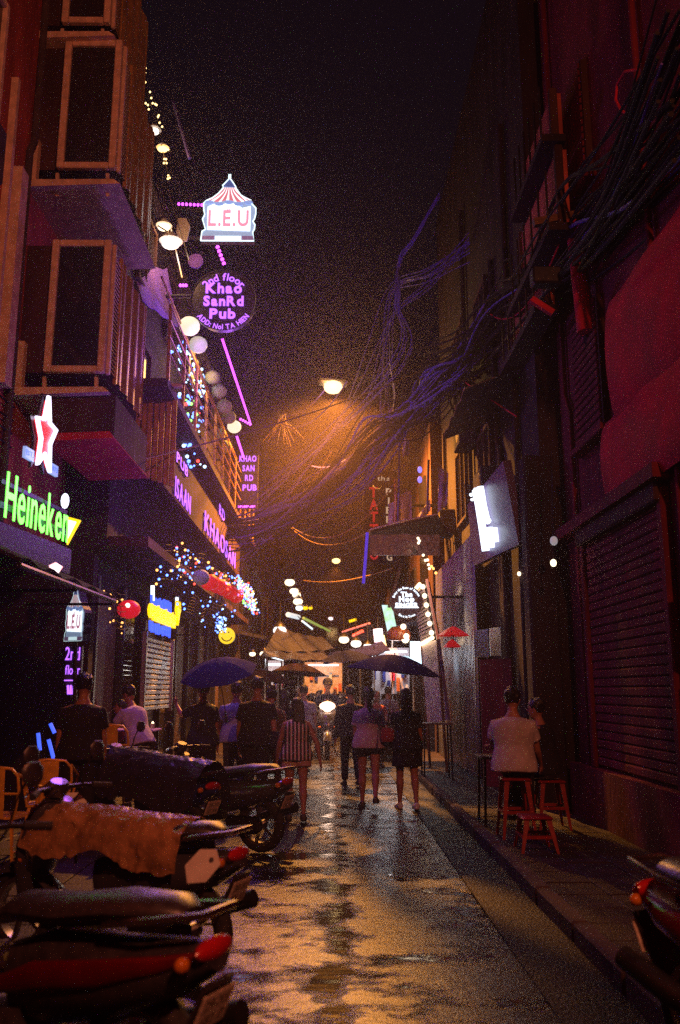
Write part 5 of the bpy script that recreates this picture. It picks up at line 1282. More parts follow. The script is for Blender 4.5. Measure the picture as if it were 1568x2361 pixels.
# ================================================================ right side signs
# board with thick white neon strokes
a, c = W(1196, 1255, Y=11.9), W(1092, 1305, Y=14.0); at, ct = W(1160, 1062, Y=11.9), W(1078, 1165, Y=14.0)
wb = thing('white_neon_board', 'tall violet tinted board with thick glowing white neon strokes on the right', 'neon sign', (a + c) / 2)
n_ = (c - a).cross(at - a).normalized()
if n_.x > 0: n_ = -n_
MT['board'] = mat('violet_board', (.07, .04, .12), .45, var=.25, scale=3)
bb = MB(); bb.rings([[a - n_ * .12, c - n_ * .12, ct - n_ * .12, at - n_ * .12], [a, c, ct, at]]); bb.build('board', 'board', wb)
def onb(px, py):
    d = ray(px, py); o = V((0, 0, CAMZ)); t_ = ((a + n_ * .05) - o).dot(n_) / d.dot(n_); return o + d * t_
for pts, r in (([(1097, 1130), (1104, 1165), (1112, 1215), (1120, 1270)], .075), ([(1107, 1122), (1114, 1165), (1121, 1195), (1125, 1202)], .07), ([(1127, 1216), (1130, 1250), (1131, 1262)], .085), ([(1137, 1217), (1141, 1250)], .08), ([(1119, 1222), (1124, 1258)], .06), ([(1085, 1140), (1087, 1142)], .03), ([(1088, 1152), (1093, 1151)], .03), ([(1092, 1136), (1096, 1128)], .035)):
    MB().tube([onb(*p) for p in pts], r * .8, 8).build('tube', 'coolneon', wb, True)
for k in range(3): MB().tube([V((3.0, (a.y + c.y) / 2 + (k - 1) * .7, a.z + .3 + k * .2)), ((a + c) / 2 + (at + ct) / 2) / 2 + V((.1, (k - 1) * .6, 0))], .03, 6).build('bracket', 'blackmetal', wb)
# small bulbs deep in the dark
for px, py, Y, r, m_, lab in ((1276, 1298, 10.6, .04, 'warm', 'bright bare bulb in the dark right of the white neon board'), (1197, 1323, 12.5, .028, 'warm', 'small warm bulb left of the brighter bare bulb'), (1277, 1247, 10.6, .05, emis('faint_lamp', (.9, .9, 1), .25), 'faint grey lamp above the bright bare bulb')):
    q = W(px, py, Y=Y); T = thing('bare_bulb', lab, 'bulb', q)
    MB().ball(q, r, 12, 8, (1, 1, 1.2)).build('bulb', m_, T, True); MB().tube([q + V((0, 0, r)), q + V((.05, .05, 1.2))], .006, 5).build('cord', 'cable', T)
# ribbed sheet wall
rw = thing('ribbed_metal_wall', 'ribbed galvanised metal wall catching white glints', 'metal wall', (2.6, 17, 2.5))
ya, yb = W(1098, 1400, X=2.62).y, W(1008, 1400, X=2.62).y; z1, z0 = zat(1050, 1262, 17), .1
n = int((yb - ya) / .16)
for k in range(n):
    y = ya + (k + .5) * .16
    MB().rings([[(2.62, y - .078, z), (2.59, y - .05, z), (2.565, y - .02, z), (2.565, y + .02, z), (2.59, y + .05, z), (2.62, y + .078, z)] for z in (z0, z1)]).build('panel', 'galv', rw)
ps = thing('pale_shutter', 'pale metal shutter of two leaves glinting in the dark doorway', 'shutter', W(1125, 1480, Y=14))
for px0, px1, py0, py1 in ((1094, 1128, 1452, 1516), (1131, 1156, 1447, 1512)):
    a_, c_ = W(px0, py1, Y=14.4), W(px1, py1, Y=14.0); zt = W(px0, py0, Y=14.2).z
    for k in range(5):
        u0, u1 = k / 5, (k + .94) / 5; p_, q_ = a_.lerp(c_, u0), a_.lerp(c_, u1)
        MB().rings([[p_, q_, q_ + V((0, .03, 0)), p_ + V((0, .03, 0))], [V((v.x, v.y, zt)) for v in (p_, q_, q_ + V((0, .03, 0)), p_ + V((0, .03, 0)))]]).build('slat', 'galv', ps)
a_, c_ = W(1112, 1700, Y=14.2), W(1186, 1700, Y=13.6); zt = W(1130, 1520, Y=14).z
solo(MB().rings([[V((v.x, v.y, z)) for v in (a_, c_, c_ + V((0, .06, 0)), a_ + V((0, .06, 0)))] for z in (.1, zt)]), 'door_panel', 'maroon_wall', 'dull maroon door panel below the pale metal shutter', 'door')
# red parasol hanging in the dark
def cone_shade(label, c, r, h, m_, name, cat):
    T = thing(name, label, cat, c)
    for k in range(8):
        a0, a1 = 2 * math.pi * k / 8, 2 * math.pi * (k + 1) / 8
        MB().sheet(lambda u, v: (V(c) + V((r * v * math.cos(a0 + (a1 - a0) * u) * (1 - .06 * math.sin(math.pi * u)), r * v * math.sin(a0 + (a1 - a0) * u) * (1 - .06 * math.sin(math.pi * u)), -h * v ** 1.3))), 4, 5, .006).build('panel', m_, T)
    MB().tube([V(c) + V((0, 0, .15)), V(c) + V((0, 0, -h - .1))], .01, 6).build('stem', 'blackmetal', T); return T
rp_ = cone_shade('red parasol shade glowing dimly in the dark doorway', W(1045, 1444, Y=15.6), .29, .17, emis('red_silk_shade', (1, .015, .015), .28, (.5, .02, .02)), 'red_shade', 'lamp shade')
cone_shade('second red shade just below the first one', W(1042, 1474, Y=15.4), .16, .14, emis('red_silk_shade', (1, .015, .015), .22, (.5, .02, .02)), 'red_shade', 'lamp shade')
# orange lamp shade
q = W(919, 1461, Y=17.5); T = thing('dome_lamp', 'orange dome shaped lamp shade hanging under the round black sign', 'lamp', q); r_ = 28 / FP * 17.5
MT['amber'] = mat('amber_lacquer', (.5, .12, .02), .22, var=.35, scale=5, coat=.5)
MB().lathe([(.1 * r_, .62 * r_), (.55 * r_, .55 * r_), (.9 * r_, .2 * r_), (r_, -.15 * r_), (.93 * r_, -.5 * r_), (.6 * r_, -.55 * r_)], q, 24).build('shade', 'amber', T, 60)
MB().ball(q + V((.5 * r_, -.55 * r_, -.5 * r_)), .075, 10, 8).build('bulb', 'warm', T, True)
MB().tube([q + V((0, 0, .6 * r_)), q + V((0, .1, 1.2))], .008, 5).build('cord', 'cable', T)
# round black and white sign
fr, hw, hh = fsign(901, 1351, 974, 1423, 16.6)
bs_ = thing('round_bar_sign', 'round black sign with glowing white words in an arc', 'lit sign', fr.translation)
MB().prism(circle(hw, 36), fr, .12, -.13).build('disc', 'black', bs_)
MT['bwtext'] = emis('white_lettering', (.75, .88, 1), 4.5, light=False)
letters('Bring the Best of Saigon', fr, hw * .2, 'bwtext', bs_, width=hw * 2.1, bold=.02, ext=.03, arc=(hw * .86, math.pi / 2 + .05, 1))
letters('Since in Town', fr, hw * .2, 'bwtext', bs_, width=hw * 1.05, bold=.02, ext=.03, arc=(hw * .93, -math.pi / 2, -1))
for tx, y, sz, wd_ in (('The', .3, .42, .72), ('Hop', .0, .44, .95), ('SINGER', -.34, .36, 1.42)):
    letters(tx, fl_ if False else frame(fr @ V((0, y * hw, 0)), rx, uz), hw * sz, MT['bwtext'], bs_, width=hw * wd_, bold=.05, ext=.03)
MB().prism([(-.76 * hw, -.40 * hw), (.76 * hw, -.40 * hw), (.7 * hw, -.34 * hw), (-.7 * hw, -.34 * hw)], fr, .02, .0).build('underline', 'bwtext', bs_)
MB().tube([fr @ V((hw * .6, .1, -.08)), V((2.7, 16.7, fr.translation.z + .1))], .03, 6).build('bracket', 'blackmetal', bs_)
# leaning marquee with bulbs and louvres
mq = thing('marquee_board', 'tall leaning louvred board edged with warm marquee bulbs', 'sign board', W(990, 1650, Y=17))
P4 = [W(954, 1372, Y=17.6), W(984, 1342, Y=16.6), W(1008, 1468, Y=16.6), W(972, 1482, Y=17.6)]   # tl tr br bl
nb = (P4[1] - P4[0]).cross(P4[3] - P4[0]).normalized(); nb = -nb if nb.y > 0 else nb
bil = lambda u, v: P4[0].lerp(P4[1], u).lerp(P4[3].lerp(P4[2], u), v)
MB().rings([[p - nb * .06 for p in P4], [p - nb * .02 for p in P4]]).build('board', 'dark_wall', mq)
for k in range(15):
    v0, v1 = (k + .08) / 15, (k + .86) / 15
    q4 = [bil(.06, v0), bil(.8, v0), bil(.8, v1), bil(.06, v1)]
    MB().rings([q4, [q4[0] + nb * .02, q4[1] + nb * .02, q4[2] + nb * .05, q4[3] + nb * .05]]).build('slat', 'palecloth', mq)
for k in range(6): MB().ball(bil(.92, .06 + .17 * k) + nb * .07, .05, 10, 7).build('bulb', 'warm', mq, True)
def tubes(p, q_): MB().tube([p + nb * .06, q_ + nb * .06], .038, 8).build('tube_light', emis('warm_tube', (1, .72, .4), 8), mq, True)
l_ = bpy.data.lights.new('bulb_light', 'POINT'); l_.energy = 16; l_.color = (1, .68, .4); l_.shadow_soft_size = .2
lo_ = bpy.data.objects.new('bulb_light', l_); COL.objects.link(lo_); lo_.parent = mq; lo_.location = bil(.8, .5) + nb * .45 - mq.location
tubes(bil(.05, -.02), bil(.72, -.04)); tubes(bil(.02, 1.04), bil(.9, 1.0))
MB().beam(bil(1.02, -.05), bil(1.02, 1.05), .03, .05).build('edge_strip', 'steel', mq)
a_, b__, c_, d_ = W(972, 1486, Y=17.6), W(1009, 1474, Y=16.6), W(1034, 1660, Y=16.6), W(985, 1668, Y=17.6)
a2 = W(945, 1486, Y=17.9)
MB().rings([[p - nb * .05 for p in (a_, b__, c_, d_)], [a_, b__, c_, d_]]).build('lower_panel', 'palecloth', mq)
MB().beam(b__ + V((.01, 0, 0)), c_ + V((.01, 0, 0)), .03, .05).build('edge_strip', 'board', mq)
for sx in (a_, b__): 
    base = V((sx.x + .15, sx.y + .2, 0)); MB().tube([sx, base], .03, 6).build('leg', 'wood', mq)
for px, py in ((936, 1497), (929, 1478), (919, 1462)): pass
for px, py in ((938, 1778 / 2361 * 2361 - 1778 + 1497), ): pass
for px, py, lab in ((937, 1778 - 301, 'lower warm bulb left of the leaning marquee'), (930, 1458 - 3, 'upper warm bulb left of the leaning marquee')):
    q = W(px, py - 10, Y=16.2); T = thing('bare_bulb', lab, 'bulb', q); MB().ball(q, .055, 10, 8).build('bulb', 'warm', T, True); MB().tube([q, q + V((0, .3, .5))], .006, 5).build('cord', 'cable', T)
fr, hw, hh = fsign(946, 1478, 974, 1545, 18.2)
mb_ = thing('lit_menu_board', 'bright white lit menu board behind the navy umbrella', 'lit sign', fr.translation)
MB().prism([(-hw, -hh), (hw, -hh), (hw, hh), (-hw, hh)], fr, .06, -.065).build('box', 'black', mb_)
MB().prism([(-hw * .95, -hh * .97), (hw * .95, -hh * .97), (hw * .95, hh * .97), (-hw * .95, hh * .97)], fr, .01, -.004).build('face', lit_noise('menu_print', (.35, .6, .8), (.9, 1, 1), 4.5, 7, (1, 1, 2)), mb_)
solo(MB().lathe([(.17, -.2), (.19, -.05), (.16, .1), (.06, .17), (.0, .18)], W(935, 1532, Y=17.9), 18), 'paper_bag_lamp', emis('pale_face_lamp', (.5, .75, .95), 1.1), 'pale bluish rounded lamp in front of the white menu board', 'lamp', smooth=True)
# tall thin lit banner
a_, c_ = W(893, 1395, Y=19), W(905, 1470, Y=19)
solo(MB().rings([[a_ + V((-.12, 0, 0)), a_ + V((.10, 0, 0)), c_ + V((.14, 0, 0)), c_ + V((-.08, 0, 0))], [p + V((0, .04, 0)) for p in (a_ + V((-.12, 0, 0)), a_ + V((.10, 0, 0)), c_ + V((.14, 0, 0)), c_ + V((-.08, 0, 0)))]]), 'lit_banner', lit_noise('banner_print', (.35, .75, .2), (.6, .9, 1), 1.3, 5), 'slim slanting lit banner with pale green patches', 'banner')
# tattoo and piercing letters on a dark board, an awning across them
fr, hw, hh = fsign(838, 1085, 915, 1300, 20.5)
tb = thing('tattoo_board', 'dark tall board with stacked red and pale capitals about tattoo and piercing', 'sign', fr.translation)
MB().prism([(-hw, -hh), (hw, -hh), (hw, hh), (-hw, hh)], fr, .1, -.11).build('board', 'dark_wall', tb)
MT['redletter'] = emis('red_letter', (1, .02, .03), .28, light=False); MT['paleletter'] = emis('pale_letter', (1, .72, .45), .42, light=False)
for k, ch in enumerate('TATTOO'): letters(ch, frame(fr @ V((-hw * .38, hh * (.42 - .265 * k), 0)), rx, uz), hh * .3, 'redletter', tb, width=hw * .5, bold=.03, ext=.04)
for k, ch in enumerate('PIERCING'): letters(ch, frame(fr @ V((hw * .5, hh * (.47 - .2 * k), 0)), rx, uz), hh * .2, 'paleletter', tb, width=hw * .32 if ch != 'I' else hw * .09, bold=.02, ext=.04)
letters('the', frame(fr @ V((hw * .2, hh * .78, 0)), rx, uz), hh * .14, 'paleletter', tb, width=hw * .7, bold=.0, ext=.04)
MB().tube([fr @ V((hw, .3, -.05)), V((2.7, 20.6, fr.translation.z + .3))], .04, 6).build('bracket', 'blackmetal', tb)
tilt = [W(853, 1222, Y=17), W(1010, 1186, Y=17.2), W(1030, 1130, Y=19.5), W(900, 1190, Y=19.5)]
ac = thing('flat_awning', 'flat dark awning jutting out across the tattoo board', 'awning', tilt[0])
MB().rings([[tilt[0] - V((0, 0, .05)), tilt[1] - V((0, 0, .05)), V((2.7, 19.5, tilt[1].z - .05)), V((tilt[0].x, 19.5, tilt[0].z - .05))], [tilt[0], tilt[1], V((2.7, 19.5, tilt[1].z)), V((tilt[0].x, 19.5, tilt[0].z))]]).build('canvas', 'greycloth', ac)
MB().tube([tilt[0] + V((0, -.03, 0)), tilt[0].lerp(tilt[1], .5) + V((0, -.03, .03)), tilt[1] + V((0, -.03, 0))], .018, 6).build('edge_bar', 'trim', ac)
MB().box(((tilt[0].x + tilt[1].x) / 2, 17.05, tilt[0].z - .3), (tilt[1].x - tilt[0].x, .03, .42)).build('valance', 'darktarp', ac)
solo(MB().tube([W(847, 1228, Y=16.9), W(843, 1285, Y=16.9), W(838, 1345, Y=16.9)], .03, 8), 'violet_rope', emis('violet_rope_light', (.12, .06, 1), .5), 'upright violet rope light at the awning corner', 'rope light', smooth=True)
# cloths hung above the awning
for pts, Y, lab in (([(897, 1160), (920, 1155), (922, 1222), (893, 1226)], 18.2, 'warm lit apron shaped cloth hung above the awning, leftmost'), ([(923, 1140), (948, 1130), (949, 1198), (925, 1208)], 18.4, 'tall pale cloth hung in the middle above the awning'), ([(960, 1195), (992, 1150), (992, 1178), (958, 1205)], 18.6, 'slanting pale pink cloth above the awning'), ([(1012, 1075), (1034, 1090), (1030, 1165), (1010, 1182)], 18.0, 'long violet pink cloth hung at the right end above the awning'), ([(930, 1012), (942, 1010), (944, 1050), (928, 1052)], 18.4, 'short pale cloth up high beside the wire bundle')):
    A4 = [W(px, py, Y=Y) for px, py in pts]
    solo(MB().sheet(lambda u, v: A4[0].lerp(A4[1], u).lerp(A4[3].lerp(A4[2], u), v) + V((0, .04 * math.sin(u * 9 + v * 2), 0)), 10, 10, .01), 'hung_cloth', 'palecloth', lab, 'cloth', smooth=True)
for pts, r, m_, lab in (([(911, 1103), (913, 1160), (911, 1205)], .035, 'brass', 'gold upright pipe left of the hung cloths'), ([(917, 1210), (920, 1100), (921, 1020)], .025, 'violetlit', 'dark blue upright pipe between the hung cloths'), ([(985, 1185), (987, 1110), (988, 1060)], .03, 'board', 'violet upright pipe right of the hung cloths')):
    solo(MB().tube([W(px, py, Y=18.1) for px, py in pts], r, 8), 'pipe', m_, lab, 'pipe', smooth=True)
for px, py, lab in ((968, 1083, 'upper dim violet bulb beside the violet pipe'), (968, 1106, 'lower dim violet bulb beside the violet pipe')):
    solo(MB().ball(W(px, py, Y=18), .05, 10, 7, (1, 1, 1.5)), 'violet_bulb', emis('violet_bulb', (.25, .2, 1), 1.6), lab, 'bulb', smooth=True)
T = thing('festoon_bulbs', 'short string of orange glowing bulbs beside the metal wall', 'light string', W(980, 1285, Y=16.4))
pp = [(964, 1241), (967, 1247), (965, 1252), (976, 1280), (981, 1292), (986, 1291), (988, 1302), (990, 1311), (995, 1306), (999, 1311), (1005, 1321)]
MB().tube([W(px, py, Y=16.4) for px, py in ((962, 1235), (975, 1278), (990, 1305), (1006, 1323))], .008, 5).build('wire', 'cable', T)
for px, py in pp: MB().ball(W(px, py, Y=16.4), .028, 8, 6).build('bulb', 'orangeled' if px > 994 else 'warm', T, True)
fr, hw, hh = fsign(924, 1232, 940, 1252, 17.3); solo(MB().prism([(-hw, -hh), (hw, -hh), (hw, hh), (-hw, hh)], fr, .04), 'pale_box', 'palecloth', 'small pale box fixed under the flat awning', 'box')
wv_ = thing('wooden_brace', 'brown slanting wooden brace left of the round black sign', 'brace', W(900, 1340, Y=18))
MB().beam(W(925, 1300, Y=18), W(897, 1400, Y=18), .2, .06).build('plank', 'wood', wv_); MB().beam(W(925, 1300, Y=18), W(940, 1262, Y=18.3), .1, .06).build('plank', 'wood', wv_)

# ================================================================ market at the far end
def lampball(label, px, py, Y, r, m_, up=.8, cat='lamp', group=None, sq=(1.2, 1, .85)):
    q = W(px, py, Y=Y); T = thing('stall_lamp', label, cat, q, group)
    MB().ball(q, r, 12, 8, sq).build('bulb', m_, T, True); MB().lathe([(.02, r * 1.7), (r * .9, r * 1.05), (r * 1.2, r * .6), (r * .7, r * .95)], q, 14).build('shade', 'blackmetal', T, True)
    MB().tube([q + V((0, 0, r)), q + V((0, .2, up))], .012, 5).build('cord', 'cable', T); return T
for px, py, Y, r, m_, lab in ((668, 1343, 34, .17, 'warm', 'top lamp of the far left row of lights'), (678, 1363, 36, .16, 'warm', 'second lamp of the far left row of lights'), (684, 1372, 38, .16, 'warm', 'third lamp of the far left row of lights'), (687, 1387, 36, .17, 'warm', 'lowest warm lamp of the far left row of lights'), (690, 1402, 36, .13, 'coolwhite', 'square cool white lamp below the far left row'), (704, 1402, 37, .1, MT['yellowneon'], 'small yellow light left of its twin at the far left'), (716, 1402, 38, .08, MT['yellowneon'], 'small yellow light right of its twin at the far left'),
        (645, 1454, 24, .155, 'whitelamp', 'very bright white floodlight over the left stalls'), (763, 1426, 42, .1, 'pinkwhite', 'lone pale lamp hanging in the far middle'), (793, 1475, 27, .135, 'warm', 'warm floodlight over the right stalls, leftmost of three'), (821, 1484, 26, .135, 'whitelamp', 'white floodlight in the middle of three over the right stalls'), (848, 1491, 25, .11, 'whitelamp', 'white floodlight lowest of three over the right stalls'),
        (582, 1508, 19.5, .06, 'warm', 'small warm bulb hanging beside the left market canopy'), (609, 1508, 20, .085, 'warm', 'warm bulb at the corner of the bright left stall'), (872, 1488, 24, .05, 'coolwhite', 'small cool white lamp right of the three floodlights')):
    lampball(lab, px, py, Y, r, m_)
def quadsheet(label, pts, m_, name, cat, sagz=.06, th=.02):
    A4 = [W(px, py, Y=Y) for px, py, Y in pts]
    return solo(MB().sheet(lambda u, v: A4[0].lerp(A4[1], u).lerp(A4[3].lerp(A4[2], u), v) - V((0, 0, sagz * math.sin(math.pi * u) + .02 * math.sin(u * 25))), 16, 8, th), name, m_, label, cat, smooth=True)
quadsheet('long pale market canopy on the left lit from below', [(610, 1500, 19), (770, 1496, 26), (745, 1470, 28), (640, 1445, 24)], 'greycloth', 'market_canopy', 'canopy')
quadsheet('lower dark market canopy edge over the left walkers', [(600, 1512, 17.5), (760, 1520, 22), (745, 1500, 25), (615, 1492, 20)], 'darktarp', 'market_canopy', 'canopy')
quadsheet('green edged awning farther up on the left', [(690, 1425, 30), (748, 1452, 36), (735, 1440, 40), (680, 1412, 34)], 'greycloth', 'market_canopy', 'canopy')
quadsheet('striped awning sloping up on the right above the floodlights', [(755, 1496, 30), (855, 1440, 26), (870, 1460, 26), (770, 1510, 30)], 'greycloth', 'market_canopy', 'canopy')
quadsheet('wide dark awning in the middle over the scooter', [(745, 1530, 22), (900, 1500, 20), (880, 1478, 24), (760, 1505, 27)], 'navy', 'market_canopy', 'canopy')
for pts, r, m_, lab in (([(700, 1425, 31), (760, 1455, 38)], .05, emis('green_tube', (.6, .8, .15), .5), 'dim green tube along the far left awning'), ([(697, 1432, 30), (720, 1450, 33)], .035, emis('cool_tube', (.8, .95, 1), 1.5), 'thin cool white tube under the green one'), ([(664, 1417, 30), (688, 1423, 32)], .09, emis('frost_tube', (.85, .95, 1), .9), 'frosted box light at the far left awning end'), ([(618, 1508, 20), (652, 1517, 22)], .07, 'coolwhite', 'bright white tube light over the left stall'), ([(855, 1505, 23), (868, 1517, 23.5)], .05, 'coolwhite', 'short bright tube at the right stall corner'), ([(790, 1457, 28), (852, 1437, 26)], .03, emis('red_tube', (1, .25, .2), 1.0), 'thin reddish tube along the right awning'), ([(1000 - 185, 1465, 27), (836, 1455, 26.5)], .05, emis('red_sign_tube', (1, .1, .06), 1.6), 'short red tube under the right awning'), ([(770, 1440 + 60, 30), (790, 1490, 29)], .07, emis('frost_tube', (.85, .95, 1), .9), 'frosted light at the low end of the right awning'), ([(805, 1433, 33), (822, 1428, 33)], .05, 'yellowneon', 'short amber tube above the right awning'), ([(636, 1550 - 60, 24), (638, 1470, 24)], .03, emis('cool_tube', (.8, .95, 1), 1.5), 'upright cool tube on the left stall post'), ([(871, 1450, 24), (874, 1480, 24)], .13, MT['pinkwhite'], 'upright glowing display at the right stall'), ([(883, 1465, 24), (888, 1490, 24)], .04, MT['warm_small'], 'string of small warm lights beside the display')):
    q = [W(*p[:2], Y=p[2]) for p in pts]; solo(MB().tube(q, r, 8), 'tube_light', m_, lab, 'tube light', smooth=True)
# lit stall interiors
def stall(label, px0, px1, py0, py1, Y, m_, goods, e=0, col=(1, .9, .8)):
    a_, c_ = W(px0, py1, Y=Y), W(px1, py0, Y=Y); T = thing('market_stall', label, 'stall', (a_.x, Y, 0)); wd_ = c_.x - a_.x
    MB().box(((a_.x + c_.x) / 2, Y + .9, (a_.z + c_.z) / 2), (wd_, .05, c_.z - a_.z)).build('back_panel', m_, T)
    MB().bev(((a_.x + c_.x) / 2, Y, .85), (wd_, .6, .06), .01).build('counter', 'wood', T)
    MB().box(((a_.x + c_.x) / 2, Y + .02, .42), (wd_ * .96, .5, .8)).build('counter_front', 'dark_wall', T)
    for xx in (a_.x, c_.x): MB().tube([(xx, Y - .2, 0), (xx, Y - .2, c_.z)], .025, 6).build('post', 'steel', T)
    if e:
        q = V(((a_.x + c_.x) / 2, Y + .35, c_.z - .12))
        MB().tube([q - V((wd_ * .4, 0, 0)), q + V((wd_ * .4, 0, 0))], .03, 8).build('tube_light', 'coolwhite', T, True)
        l = bpy.data.lights.new('stall_light', 'POINT'); l.energy = e; l.color = col; l.shadow_soft_size = .2
        o = bpy.data.objects.new('stall_light', l); COL.objects.link(o); o.parent = T; o.location = q - V((0, 0, .12)) - T.location
    for k in range(goods):
        x = a_.x + wd_ * (k + .5) / goods
        MB().lathe([(.05, 0), (.055, .12), (.02, .18), (.02, .24)], (x, Y + random.uniform(-.15, .15), .885), 10).build('bottle', random.choice(['amber', 'lensglass', 'redplastic', 'white']), T, True)
        MB().bev((x, Y + .8, random.uniform(1.4, 2.1)), (wd_ / goods * .7, .1, random.uniform(.15, .4)), .01).build('poster', random.choice(['palecloth', 'redcloth', 'bluepaint', 'white', 'amber']), T)
    return T
stall('brightly lit pale stall behind the left group', 612, 650, 1520, 1570, 22, 'palecloth', 5, 22)
stall('stall with mixed goods in the far middle', 700, 790, 1525, 1600, 31, 'palecloth', 8, 7)
stall('lit stall behind the navy umbrella on the right', 862, 950, 1490, 1600, 22.5, 'palecloth', 8, 48, (.85, .93, 1))
for k, (px, Y) in enumerate(((640, 24), (715, 33), (830, 29), (905, 24.5))):
    q = W(px, 1555, Y=Y); solo(MB().tube([(q.x, Y, 0), (q.x + .02, Y, 3.1)], .035, 8), 'canopy_pole', 'steel', ('steel pole of the bright left stall', 'steel pole of the far middle stall', 'steel pole right of the oncoming scooter', 'steel pole behind the navy umbrella')[k], 'pole')

# ================================================================ cables
GR = 'tangled overhead cables'
def cable(pts, r, m_='cable', label='black cable sagging in the thick bundle over the right side'):
    return solo(MB().tube(pts, r, 5), 'overhead_cable', m_, label, 'cable', GR, smooth=True)
random.seed(11)
post = thing('utility_pole', 'dull red painted post carrying the cable bundle on the right', 'pole', (2.4, 8.9, 0))
pa, pb = W(1323, 515, Y=9.6), W(1352, 765, Y=9.6)
MB().tube([pb, pa], [.11, .10], 12).build('post', 'redcloth', post, True)
MB().tube([pb + V((.05, .1, .1)), V((3.2, 9.8, pb.z - .2))], .08, 8).build('stub_arm', 'dark_wall', post)
MB().beam(pa + V((-.5, 0, .0)), pa + V((.7, 0, .25)), .09, .09).build('crossarm', 'wood', post)
MB().beam(W(1225, 690, Y=9.6), W(1275, 722, Y=9.6), .07, .07).build('crossarm', 'redcloth', post)
MB().bev(W(1258, 640, Y=9.6), (.35, .2, .22), .02).build('junction_box', 'blackmetal', post)
def smooth_path(ks, n=8):
    out = []
    for i in range(len(ks) - 1):
        a, b_, c, d = ks[max(i - 1, 0)], ks[i], ks[i + 1], ks[min(i + 2, len(ks) - 1)]
        for k in range(n):
            t_ = k / n
            out.append(.5 * (2 * b_ + (c - a) * t_ + (2 * a - 5 * b_ + 4 * c - d) * t_ ** 2 + (3 * b_ - a - 3 * c + d) * t_ ** 3))
    return out + [ks[-1]]
def droop(ks, lo, hi):
    out = [ks[0]]
    for i in range(len(ks) - 1): out += [ks[i].lerp(ks[i + 1], .5) - V((0, 0, random.uniform(lo, hi))), ks[i + 1]]
    return smooth_path(out)
starts = [(1600, 150, 6.0), (1330, 520, 9.6), (1160, 700, 13), (1010, 880, 15.5), (880, 1010, 17), (660, 1195, 20)]
for i in range(34):
    j = [V((random.gauss(0, .22), random.gauss(0, .3), random.gauss(0, .26))) for _ in starts]
    ks = [W(px, py, Y=Y) + j[k] * (1.0 if k < 5 else .8) for k, (px, py, Y) in enumerate(starts)]
    pts = droop(ks + [V((-2.65, 21.2, ks[-1].z - .1))], .02, .22)
    blue = random.random() < .07
    cable(pts, random.uniform(.010, .024), 'violetlit' if blue else 'cable', 'cable tinted as if violet lit in the thick bundle over the right side' if blue else 'black cable sagging in the thick bundle over the right side')
for i in range(22):
    ks = [V((2.84, 14.2, W(1120, 760, Y=14.2).z + random.gauss(0, .3)))] + [W(px, py, Y=Y) + V((random.gauss(0, .20), random.gauss(0, .3), random.gauss(0, .20))) for px, py, Y in ((1000, 890, 15.5), (915, 985, 16.6), (800, 1110, 18.2), (665, 1195, 20))]
    cable(droop(ks + [V((-2.65, 21.3, ks[-1].z))], .0, .12), random.uniform(.011, .026), 'violetlit', 'cable tinted as if violet lit swooping under the street lamp to the far left')
# second bundle, climbing the upper right
for i in range(16):
    a_, b__, c_ = W(1600, 260, Y=6.2), W(1235, 700, Y=12), W(1045, 860, Y=17)
    jj = lambda s_: V((random.gauss(0, s_), random.gauss(0, s_), random.gauss(0, s_)))
    cable(droop([a_ + jj(.25), b__ + jj(.25), c_ + jj(.35), V((2.84, 18.4, c_.z + random.gauss(0, .3)))], .05, .3), random.uniform(.012, .03), 'cable', 'black cable of the upper bundle crossing the dark house')
for i in range(10):
    cable(droop([V((2.85, 16.2, W(925, 560, Y=16).z + random.uniform(-.4, .4))), W(905 + random.uniform(-12, 12), 690 + random.uniform(-40, 60), Y=18), W(850 + random.uniform(-90, 60), 950 + random.uniform(-40, 120), Y=19.5), V((-2.6, 22 + random.uniform(0, 3), 5.6 + random.uniform(-.8, .3)))], .0, .15), random.uniform(.008, .016), 'violetlit', 'thin cable tinted as if violet lit dropping from the high corner to the bundle')
for i in range(6):
    cable(smooth_path([W(1012 + random.uniform(-4, 4), 450 + random.uniform(-6, 8), Y=14.5), W(955 + random.uniform(-6, 6), 545 + random.uniform(-6, 8), Y=15.2), W(920 + random.uniform(-6, 6), 600 + random.uniform(-6, 12), Y=16), W(916 + random.uniform(-6, 6), 700, Y=16), W(900 + random.uniform(-30, 20), 860, Y=17.5), V((-2.6, 21.5 + random.uniform(-1, 1), 5.8))]), .012, 'violetlit', 'cable tinted as if violet lit bent over the high corner of the dark house')
# single named wires
def wire(label, p, q, d, r=.012, m_='copper', n=18): return solo(MB().tube(sag(p, q, d, n), r, 5), 'overhead_wire', m_, label, 'wire', smooth=True)
wire('long lit wire crossing from the left bays up to the right bundle', W(300, 1065, Y=11.5), W(1020, 830, Y=20), .2, .014)
wire('lit wire hanging from the gold pipe down to the left', W(912, 1110, Y=18), W(655, 1200, Y=21), .8, .014)
wire('lit wire swinging under the awning to the far left', W(865, 1215, Y=17.2), W(665, 1210, Y=26), .5, .014)
wire('low lit wire crossing beneath the small distant lamp', W(700, 1338, Y=26), W(905, 1310, Y=17.5), .15, .014)
wire('thin lit wire rising steeply to the street lamp', W(657, 1195, Y=28), W(765, 1040, Y=20), .1, .012)
wire('dark wire holding the street lamp from the left', W(640, 960, Y=24), lp + V((-.1, 0, .1)), .3, .014, 'violetlit')
wire('dark wire looping below the street lamp', W(640, 970, Y=22), W(800, 880, Y=17), .5, .016, 'violetlit')
wire('dark wire sagging across the orange glow', W(720, 1075, Y=24), W(905, 940, Y=18.5), .5, .03, 'violetlit')
wire('dark wire hung in a wide loop below the glow', W(860, 1120, Y=20), W(905, 1060, Y=18), .3, .012, 'cable')
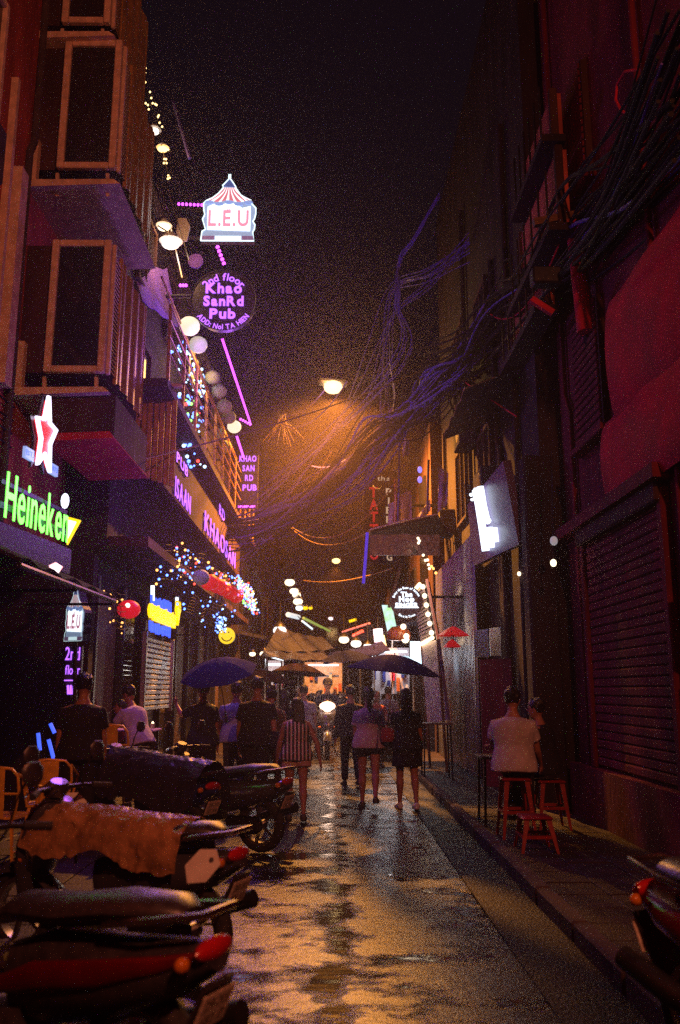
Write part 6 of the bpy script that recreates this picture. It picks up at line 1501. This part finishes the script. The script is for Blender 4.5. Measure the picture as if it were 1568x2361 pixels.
wire('thin wire running far up the street from the lamp', W(760, 1420, Y=44), W(690, 1290, Y=22), .1, .01, 'cable')
wire('second thin wire running far up the street', W(775, 1440, Y=44), W(720, 1310, Y=24), .1, .01, 'cable')
wire('cable coloured as if red lit sweeping down the maroon house', W(1440, 350, X=2.95), W(1310, 545, Y=9.7), .1, .012, 'redcloth')  # red light is put into the colour of these cables and the loop
wire('cable coloured as if red lit sagging between the post and the dark house', W(1290, 560, Y=9.7), W(1120, 715, Y=13.5), .5, .012, 'redcloth')
wire('cable coloured as if red lit hanging over the flat blue roof', W(1040, 860, Y=16), W(1190, 960, Y=12), .0, .012, 'redcloth')
solo(MB().tube([W(1470, 160, X=3.0), W(1440, 165, X=3.0), W(1423, 195, X=3.0), W(1420, 230, X=3.0), W(1432, 255, X=3.0), W(1445, 262, X=3.0)], .014, 6), 'cable_loop', 'redcloth', 'loop of spare cable coloured as if red lit high on the maroon house', 'cable', smooth=True)
for k, (pts, lab) in enumerate((([(1020, 862), (1085, 855), (1100, 866), (1030, 872)], 'upper narrow bluish tin roof edge among the cables'), ([(1010, 885), (1075, 878), (1110, 890), (1020, 900)], 'lower narrow bluish tin roof edge among the cables'))):
    A4 = [W(px, py, Y=16 - .6 * (i > 1)) for i, (px, py) in enumerate(pts)]
    solo(MB().sheet(lambda u, v: A4[0].lerp(A4[1], u).lerp(A4[3].lerp(A4[2], u), v), 8, 3, .03), 'tin_roof', 'violetlit', lab, 'roof')
# bundle of frayed ends
fe = thing('frayed_cables', 'frayed tuft of cable ends dangling left below the street lamp', 'cable', W(652, 965, Y=22))
for i in range(26):
    q = W(650, 962, Y=22); ang = random.uniform(-.6, .85); L_ = random.uniform(.2, .85)
    MB().tube([q + V((random.uniform(-.1, .1), 0, random.uniform(-.1, .1))), q + V((math.sin(ang) * L_ * .5, random.uniform(-.1, .1), -math.cos(ang) * L_ * .45)), q + V((math.sin(ang) * L_ * 1.1, random.uniform(-.1, .1), -math.cos(ang) * L_))], .0055, 5).build('cable_end', random.choice(['copper', 'cable', 'copper']), fe)

# ================================================================ night mist
m = bpy.data.materials.new('night_mist'); m.use_nodes = True; t = m.node_tree; t.nodes.clear()
o = t.nodes.new('ShaderNodeOutputMaterial'); pv = t.nodes.new('ShaderNodeVolumePrincipled')
pv.inputs['Color'].default_value = (1, .76, .82, 1); pv.inputs['Density'].default_value = .0042; pv.inputs['Anisotropy'].default_value = .87  # glow of violet and red neon is tinted into the mist colour
t.links.new(pv.outputs[0], o.inputs['Volume'])
MT['mist'] = m
hz = MB().box((0, 60, 9.0), (560, 560, 20.4)).build('haze', 'mist'); hz['kind'] = 'stuff'
for k_, v_ in (('homogeneous_volume', True), ('volume_sampling', 'EQUIANGULAR')):
    try: setattr(m.cycles, k_, v_)
    except Exception: pass
